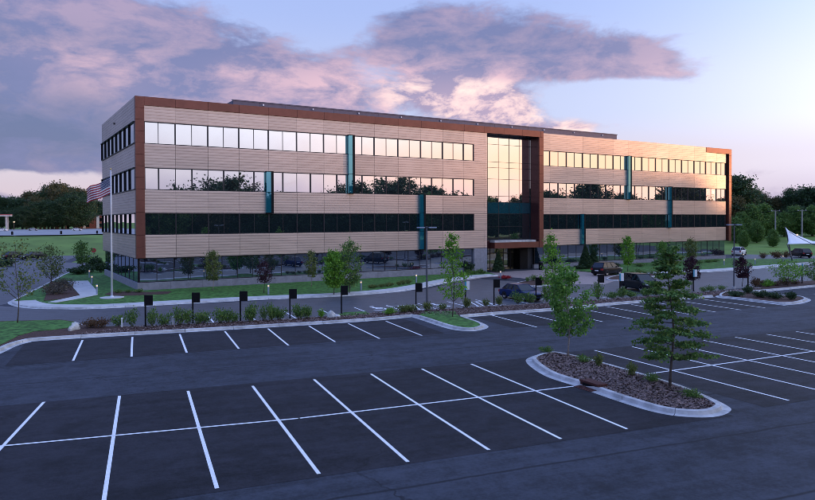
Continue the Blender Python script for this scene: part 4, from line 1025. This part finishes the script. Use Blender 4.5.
def bollard(px, py, label, group, zb=.12):
    p = G(px, py); t = thing('bollard_light', label, 'lamp', (p.x, p.y, zb), 0, group)
    MB().lathe([(.085,0),(.085,.72),(.07,.74)], 12).obj('post', M_LAMPHEAD, t); MB().lathe([(.075,.74),(.075,.88)], 12).obj('lens', M_WARM, t); MB().lathe([(.09,.88),(.09,.94),(.02,.97)], 12).obj('cap', M_LAMPHEAD, t)
for i, q in enumerate(((97,295.4),(92,285),(89.5,278.4))): bollard(*q, 'lit bollard lamp by the entry path, %s from the front kerb' % ORD[i], 'bollards along the path')
for i, q in enumerate(((268.5,295.6),(361,291.4),(416.4,283.6))): bollard(*q, 'lit bollard lamp on the left lawn, %s from the flagpole' % ORD[i], 'bollards on the left lawn')
for i, q in enumerate(((724,266),(743.5,259.6),(755,265),(783,261.8))): bollard(*q, 'lit bollard lamp on the right lawn, %s from the building' % ORD[i], 'bollards on the right lawn')
bollard(500.5, 279.6, 'pale bollard lamp beside the red flowers', None)
def boulder(px, py, r, h, label, seed, grp=None):
    rs = random.Random(seed); bm = bmesh.new(); bmesh.ops.create_icosphere(bm, subdivisions=2, radius=1)
    for v in bm.verts:
        k = 1+.28*(rs.random()-.5); v.co = Vector((round(v.co.x*2.2)/2.2*.5+v.co.x*.5, v.co.y, v.co.z))*k; v.co = Vector((v.co.x*r, v.co.y*r*.75, max(-.1, v.co.z)*h))
    me = bpy.data.meshes.new('boulder'); bm.to_mesh(me); bm.free(); me.materials.append(M_ROCK); p = G(px, py)
    tag(put('boulder', me, None, (p.x, p.y, .1), rs.random()*3), label, 'rock', grp)
boulder(75, 331, .30, .48, 'pale jagged boulder at the end of the near lawn', 1); boulder(71, 332, .24, .30, 'smaller pale rock leaning by the jagged boulder', 2)
boulder(331, 318.2, .36, .50, 'pale pointed boulder next to the yellow-green shrub in the median', 3); boulder(337, 318.4, .3, .22, 'flat pale rock beside the pointed boulder in the median', 4)
# low white pipe markers in the median
for px, py, lb in ((122,328.6,'short white marker post before the first black sign post'), (173,326.4,'short white marker post past the first black sign post')):
    p = G(px, py); t = thing('pipe_marker', lb, 'post', (p.x, p.y, .1), 0, 'white marker posts')
    MB().lathe([(.05,0),(.05,.55)], 10).obj('pipe', M_WHITE, t); MB().lathe([(.07,.55),(.07,.60),(.02,.63)], 10).obj('cap', M_WHITE, t)
p = G(99, 272); t = thing('road_sign', 'red octagonal road sign at the rear of the side drive', 'sign', (p.x+1.0, p.y+14, 0), R(-25))
MB().tube([(0,0,0),(0,0,2.9)], .04, 6).obj('post', M_POLE, t)
oc = [(.38*cos(pi/8+k*pi/4), .38*sin(pi/8+k*pi/4)) for k in range(8)]; mb = MB(); n = 8
mb.v = [(x, -.05, 2.55+z) for x, z in oc]+[(x, -.03, 2.55+z) for x, z in oc]; mb.f = [tuple(range(8)), tuple(range(15, 7, -1))]+[(k, k+8, (k+1) % 8+8, (k+1) % 8) for k in range(8)]
mb.obj('sign_plate', M_RED, t)
# litter bin by the forecourt
p = G(541, 270); t = thing('litter_bin', 'dark round litter bin on the forecourt right of the entrance', 'bin', (p.x, p.y, .015))
MB().lathe([(.30,0),(.34,.05),(.34,.95),(.30,1.0)], 14).obj('body', M_BLACK, t); MB().lathe([(.36,1.0),(.36,1.06),(.2,1.2),(.05,1.24)], 14).obj('lid', M_DARK, t)

# ------------------------------------------------------------------ cars
def loft(st, m, name, parent):
    "cross-sections along x: (x, half width low, half width belt, z low, z belt, z top, half width top)"
    mb = MB(); n = 10
    for x, w0, w1, z0, zb, zt, wt in st:
        h = [(w0*.92, z0), (w0, z0+.10), (w1, zb), (wt, zt), (wt*.5, zt+.015)]
        for yy, zz in h: mb.v.append((x, -yy, zz))
        for yy, zz in h[::-1]: mb.v.append((x, yy, zz))
    for i in range(len(st)-1):
        for k in range(n): a = i*n; mb.f.append((a+k, a+(k+1) % n, a+n+(k+1) % n, a+n+k))
    mb.f.append(tuple(range(n-1, -1, -1))); mb.f.append(tuple((len(st)-1)*n+k for k in range(n)))
    o = mb.obj(name, m, parent, sm=True); md = o.modifiers.new('bevel', 'BEVEL'); md.width = .03; md.segments = 2; md.limit_method = 'ANGLE'; md.angle_limit = R(25); return o
CARM = {}
def car(label, cat, p, rz, paint, kind='suv', group=None, zb=.012, sc_=1.0):
    if paint not in CARM: 
        m = mat('car_paint', paint, .32, 0, .04, 2); m.node_tree.nodes['Principled BSDF'].inputs['Coat Weight'].default_value = .1; m.node_tree.nodes['Principled BSDF'].inputs['Specular IOR Level'].default_value = .18; CARM[paint] = m
    m = CARM[paint]; t = thing('parked_car', label, cat, (p[0], p[1], zb), rz, group); t.scale = (sc_,)*3
    if kind == 'suv': L, W, H, hood, belt, f0, f1, r1, r0, wr = 4.75, .94, 1.70, 1.04, 1.06, 1.32, .42, -1.78, -2.26, .38
    else: L, W, H, hood, belt, f0, f1, r1, r0, wr = 4.7, .91, 1.46, .90, .94, 1.05, .25, -1.25, -1.85, .33
    a, z = L/2, .24
    tail = belt-.02 if kind == 'suv' else belt-.06
    loft([(a, W*.72, W*.70, z+.10, .60, .64, W*.6), (a-.10, W*.88, W*.86, z+.04, .70, hood-.18, W*.76), (a-.55, W*.97, W*.97, z, .80, hood-.06, W*.86), (f0+.1, W, W, z, .88, hood, W*.92),
          (f0-.5, W, W, z, .9, belt, W*.95), (-.4, W, W, z, .9, belt, W*.95), (r1, W, W, z, .92, belt, W*.94), (-a+.25, W*.97, W*.97, z, .9, tail, W*.88), (-a+.06, W*.92, W*.9, z+.06, .86, tail-.04, W*.84), (-a, W*.80, W*.80, z+.14, .8, tail-.14, W*.74)], m, 'body', t)
    wb, wtp = W*.93, W*.72
    g = MB(); R_ = [(f0, wb, belt-.02), (f1, wtp, H-.05), (r1, wtp, H-.06), (r0, wb*.96, belt-.02)]
    P_ = [[(x, -w_, zz) for x, w_, zz in R_], [(x, w_, zz) for x, w_, zz in R_]]
    def shell(k): return [P_[0][k], P_[1][k]]
    roof = MB(); x0, x1 = f1+.02, r1-.02
    roof.box(x1, x0, -wtp, wtp, H-.07, H-.01); bevel(roof.obj('roof', m, t), .05, 3)
    gm = MB(); v = P_[0]+P_[1]; gm.v = v; gm.f = [(0,1,5,4), (1,2,6,5), (2,3,7,6), (3,2,1,0), (4,5,6,7), (0,4,7,3)]
    gm.obj('cabin', M_BLACK, t)
    def glaze(q, name):
        c = sum((Vector(x) for x in q), Vector())/4; nrm = (Vector(q[1])-Vector(q[0])).cross(Vector(q[3])-Vector(q[0])).normalized()
        if nrm.dot(c-Vector((-.4,0,1.2))) < 0: nrm = -nrm; q = q[::-1]
        q2 = [c+(Vector(x)-c)*.93+nrm*.012 for x in q]; MB().quad(*[tuple(x) for x in q2]).obj(name, M_CARGL, t)
    glaze([P_[0][0], P_[1][0], P_[1][1], P_[0][1]], 'windscreen'); glaze([P_[0][3], P_[1][3], P_[1][2], P_[0][2]], 'rear_window')
    for s in (0, 1):
        lo0, hi0, hi1, lo1 = (Vector(P_[s][k]) for k in range(4))
        for f_, g_, nm in ((.0, .36, 'side_window'), (.385, .70, 'side_window'), (.725, .98, 'side_window')):
            glaze([lo0.lerp(lo1, f_), lo0.lerp(lo1, g_), hi0.lerp(hi1, g_), hi0.lerp(hi1, f_)], nm)
        for f_ in (.372, .712):
            pa, pb = lo0.lerp(lo1, f_), hi0.lerp(hi1, f_); MB().tube([tuple(pa), tuple(pb)], .035, 5).obj('pillar', m, t)
        for k_, l_ in ((lo0, hi0), (lo1, hi1)): MB().tube([tuple(k_), tuple(l_)], .04, 5).obj('pillar', m, t)
        sg = -1 if s == 0 else 1
        MB().box(f0-.42, f0-.25, min(sg*W, sg*(W+.17)), max(sg*W, sg*(W+.17)), belt-.02, belt+.13).obj('mirror', m, t)
        MB().box(a-.32, a-.06, min(sg*W*.60, sg*W*.90), max(sg*W*.60, sg*W*.90), hood-.30, hood-.17).obj('headlight', M_HEAD, t)
        MB().box(-a-.012, -a+.16, min(sg*W*.62, sg*W*.93), max(sg*W*.62, sg*W*.93), tail-.30, tail-.08).obj('tail_light', M_TAIL, t)
        for x in (a-.92, -a+.95):
            w_ = put('wheel', None, t, (x, sg*(W-.09), wr)); ty = MB(); 
            ring = [(wr-.13, -.11), (wr-.02, -.115), (wr, -.08), (wr, .08), (wr-.02, .115), (wr-.13, .11)]
            for r_, y_ in ring:
                for j in range(18): ty.v.append((r_*cos(2*pi*j/18), y_, r_*sin(2*pi*j/18)))
            for i in range(5):
                for j in range(18): ty.f.append((i*18+j, i*18+(j+1) % 18, (i+1)*18+(j+1) % 18, (i+1)*18+j))
            ty.obj('tyre', M_RUBBER, w_)
            rm = MB(); rm.v = [((wr-.12)*cos(2*pi*j/18), sg*.095, (wr-.12)*sin(2*pi*j/18)) for j in range(18)]+[(0, sg*.06, 0)]; rm.f = [(j, (j+1) % 18, 18) for j in range(18)]; rm.obj('rim', M_RIM, w_)
            ar = MB(); ar.v = [((wr+.055)*cos(pi*j/12), sg*.093, (wr+.055)*sin(pi*j/12)) for j in range(13)]+[(0, sg*.093, 0)]; ar.f = [(j, j+1, 13) for j in range(12)]; ar.obj('wheel_arch', M_BLACK, w_)
    MB().box(-a-.008, -a+.05, -.26, .26, .62, .74).obj('number_plate', M_WHITE, t); MB().box(a-.06, a+.012, -.5, .5, .48, .62).obj('grille', M_BLACK, t)
    return t
LV = LANG + pi/2
p = G(521, 299.5); car('blue hatchback parked nose-in behind the median shrubs', 'car', p, LV+pi+R(8), (.006,.020,.085), 'sedan', sc_=.95)
p = G(640, 290.5); car('dark green wagon parked behind the layered oak', 'car', p, LV+pi-R(6), (.012,.016,.018), 'suv')
p = G(607, 275.0); car('black wagon standing on the paved forecourt', 'car', p, R(10), (.006,.006,.008), 'suv', zb=.016)
p = G(800, 257.5); car('black wagon on the lane before the white sail', 'car', p, R(60), (.006,.006,.008), 'suv', zb=.022)
p = G(33, 259.4); car('black car parked at the far edge of the side drive', 'car', p, R(28)+pi, (.006,.008,.014), 'sedan')
p = G(16, 259.0); car('dark car half hidden behind the thin yellowing sapling', 'car', p, R(28), (.010,.008,.010), 'sedan')
p = G(739, 255.4); car('white van standing at the right end of the building', 'van', p, R(20), (.75,.75,.75), 'suv', zb=.022)
for px, d, c, lb, kd in ((2,392,(.75,.75,.76),'white wagon by the filling station forecourt','suv'), (33,398,(.42,.43,.45),'silver car on the far road before the wood','sedan'), (77,380,(.78,.78,.78),'white car on the far road near the brick house','sedan')):
    q = AT(px, d); car(lb, 'car', q, R(-22), c, kd, zb=terrain(q.x, q.y)+.36)

# ------------------------------------------------------------------ far things
q = AT(-5, 420); t = thing('filling_station', 'white filling station canopy with a red band beyond the field', 'canopy', (q.x, q.y, terrain(q.x, q.y)+.3), -YAW+R(25))
MB().box(-16, 7.5, -5, 5, 7.6, 8.7).obj('canopy_roof', M_CONC, t); MB().box(-16.05, 7.55, -5.06, 5.06, 8.25, 8.6).obj('red_band', M_RED, t)
for x in (-12, -2, 5.5):
    for y in (-3.5, 3.5): MB().box(x-.4, x+.4, y-.4, y+.4, 0, 7.6).obj('column', M_CONC, t)
q = AT(92.5, 520); t = thing('brick_house', 'red brick block with pale window bays behind the far road', 'building', (q.x, q.y, terrain(q.x, q.y)), -YAW+R(18))
MB().box(-9, 14, 0, 9, 0, 9.2).obj('wall', M_BRICK, t); MB().box(-9.3, 14.3, -.3, 9.3, 9.2, 9.7).obj('roof', M_SCREEN, t)
for x in (-5.2, 3.4, 10.4):
    MB().box(x-.9, x+.9, -.16, 0, .4, 9.0).obj('window_bay', M_WHITE, t)
    for z0 in (1.2, 5.2):
        wn = MB().box(x+1.0, x+3.2, -.10, -.01, z0, z0+2.4).obj('window', M_DARK, t); MB().box(x+1.15, x+3.05, -.13, -.101, z0+.15, z0+2.25).obj('pane', M_CARGL, wn)
for px in (12, 61, 97):
    q = AT(px, 300); t = thing('roadside_post', 'small dark waste post at the near edge of the far road', 'post', (q.x, q.y, terrain(q.x, q.y)+.1), 0, 'dark posts by the far road')
    MB().lathe([(.35,0),(.38,.1),(.38,1.1),(.3,1.2)], 10).obj('body', M_BLACK, t); MB().lathe([(.42,1.2),(.42,1.3),(.1,1.45)], 10).obj('lid', M_DARK, t)
for px in (8, 14):
    q = AT(px, 430); t = thing('street_lamp', 'lit street lamp beside the filling station', 'street lamp', (q.x, q.y, terrain(q.x, q.y)), 0, 'lamps by the filling station')
    MB().tube([(0,0,0),(0,0,4.6)], .09, 6).obj('pole', M_POLE, t); MB().lathe([(.1,4.6),(.42,4.75),(.42,5.1),(.1,5.25)], 10).obj('globe', M_WARM, t)
# poles and wires on the right
PL = [AT(775.5, 205), AT(802, 205), AT(735, 230), AT(850, 210)]
for k, q in enumerate(PL):
    z = terrain(q.x, q.y); t = thing('utility_pole', 'weathered pole carrying thin wires before the wood on the right', 'utility pole', (q.x, q.y, z), R(-40), 'utility poles before the wood')
    MB().tube([(0,0,0),(0,0,9.6-z)], [.20,.15], 8).obj('pole', M_WOODPOLE, t); MB().box(-1.1, 1.1, -.07, .07, 9.25-z, 9.4-z).obj('crossarm', M_WOODPOLE, t)
    for x in (-.95, 0, .95): MB().lathe([(.05,9.4-z),(.06,9.5-z),(.03,9.6-z)], 8, (x,0,0)).obj('insulator', M_WHITE, t)
seq = [PL[2], PL[0], PL[1], PL[3]]
for a, b in zip(seq, seq[1:]):
    mb = MB()
    for o in (-.9, .9):
        pts = [(a.x+(b.x-a.x)*f+o*.4, a.y+(b.y-a.y)*f, 9.5-1.1*4*f*(1-f)*.5) for f in [i/10 for i in range(11)]]; mb.tube(pts, .035, 4, False)
    tag(mb.obj('power_line', M_BLACK), 'thin dark wires slung between the utility poles', 'wire', 'wires between the utility poles')
# white tensile sail
q0, q1 = AT(786, 128), AT(850, 129); ex = (q1-q0); Ls = ex.length; ex.normalize(); ey = Vector((-ex.y, ex.x)); z = 0
t = thing('shade_sail', 'white tensile fabric shade with a raised pointed corner on slanting masts', 'canopy', (q0.x, q0.y, 0), math.atan2(ex.y, ex.x))
mb = MB(); NS, MS = 20, 12
for i in range(NS+1):
    for j in range(MS+1):
        u, v = i/NS, j/MS; sag = 4*v*(1-v)
        top = 5.75-2.3*min(1, u*2.2)**.7+1.8*max(0, u-.5)**1.2; zz = top*(1-v)+(3.1+.4*u)*v - .5*sag*(1-.4*u)
        mb.v.append((Ls*u-.1*v*(1-u)+.9*sag*(.35-u)*(1-u), -3.2*v+2.4*(1-v)*(1-abs(u-.5)), zz))
for i in range(NS):
    for j in range(MS): a = i*(MS+1)+j; mb.f.append((a, a+MS+1, a+MS+2, a+1))
o = mb.obj('fabric', M_SAIL, t, sm=True); md = o.modifiers.new('thick', 'SOLIDIFY'); md.thickness = .03
MB().tube([(.9,-3.4,0),(-.1,-3.2,3.15)], .07, 8).obj('mast', M_POLE, t); MB().tube([(1.2,3.0,0),(0,1.2,5.8)], .09, 8).obj('mast', M_POLE, t); MB().tube([(Ls,-3.4,0),(Ls,-3.2,3.6)], .07, 8).obj('mast', M_POLE, t)
MB().tube([(i/12*Ls*.42, 2.4-5.6*(i/12)**.8, 5.72-2.7*(i/12)**.75) for i in range(13)], .05, 6).obj('ridge_cable', M_POLE, t)
MB().lathe([(.02,4.72),(.16,4.6),(.16,4.5),(.02,4.42)], 10, (1.6,-.2,0)).obj('spot_lamp', M_WARM, t)
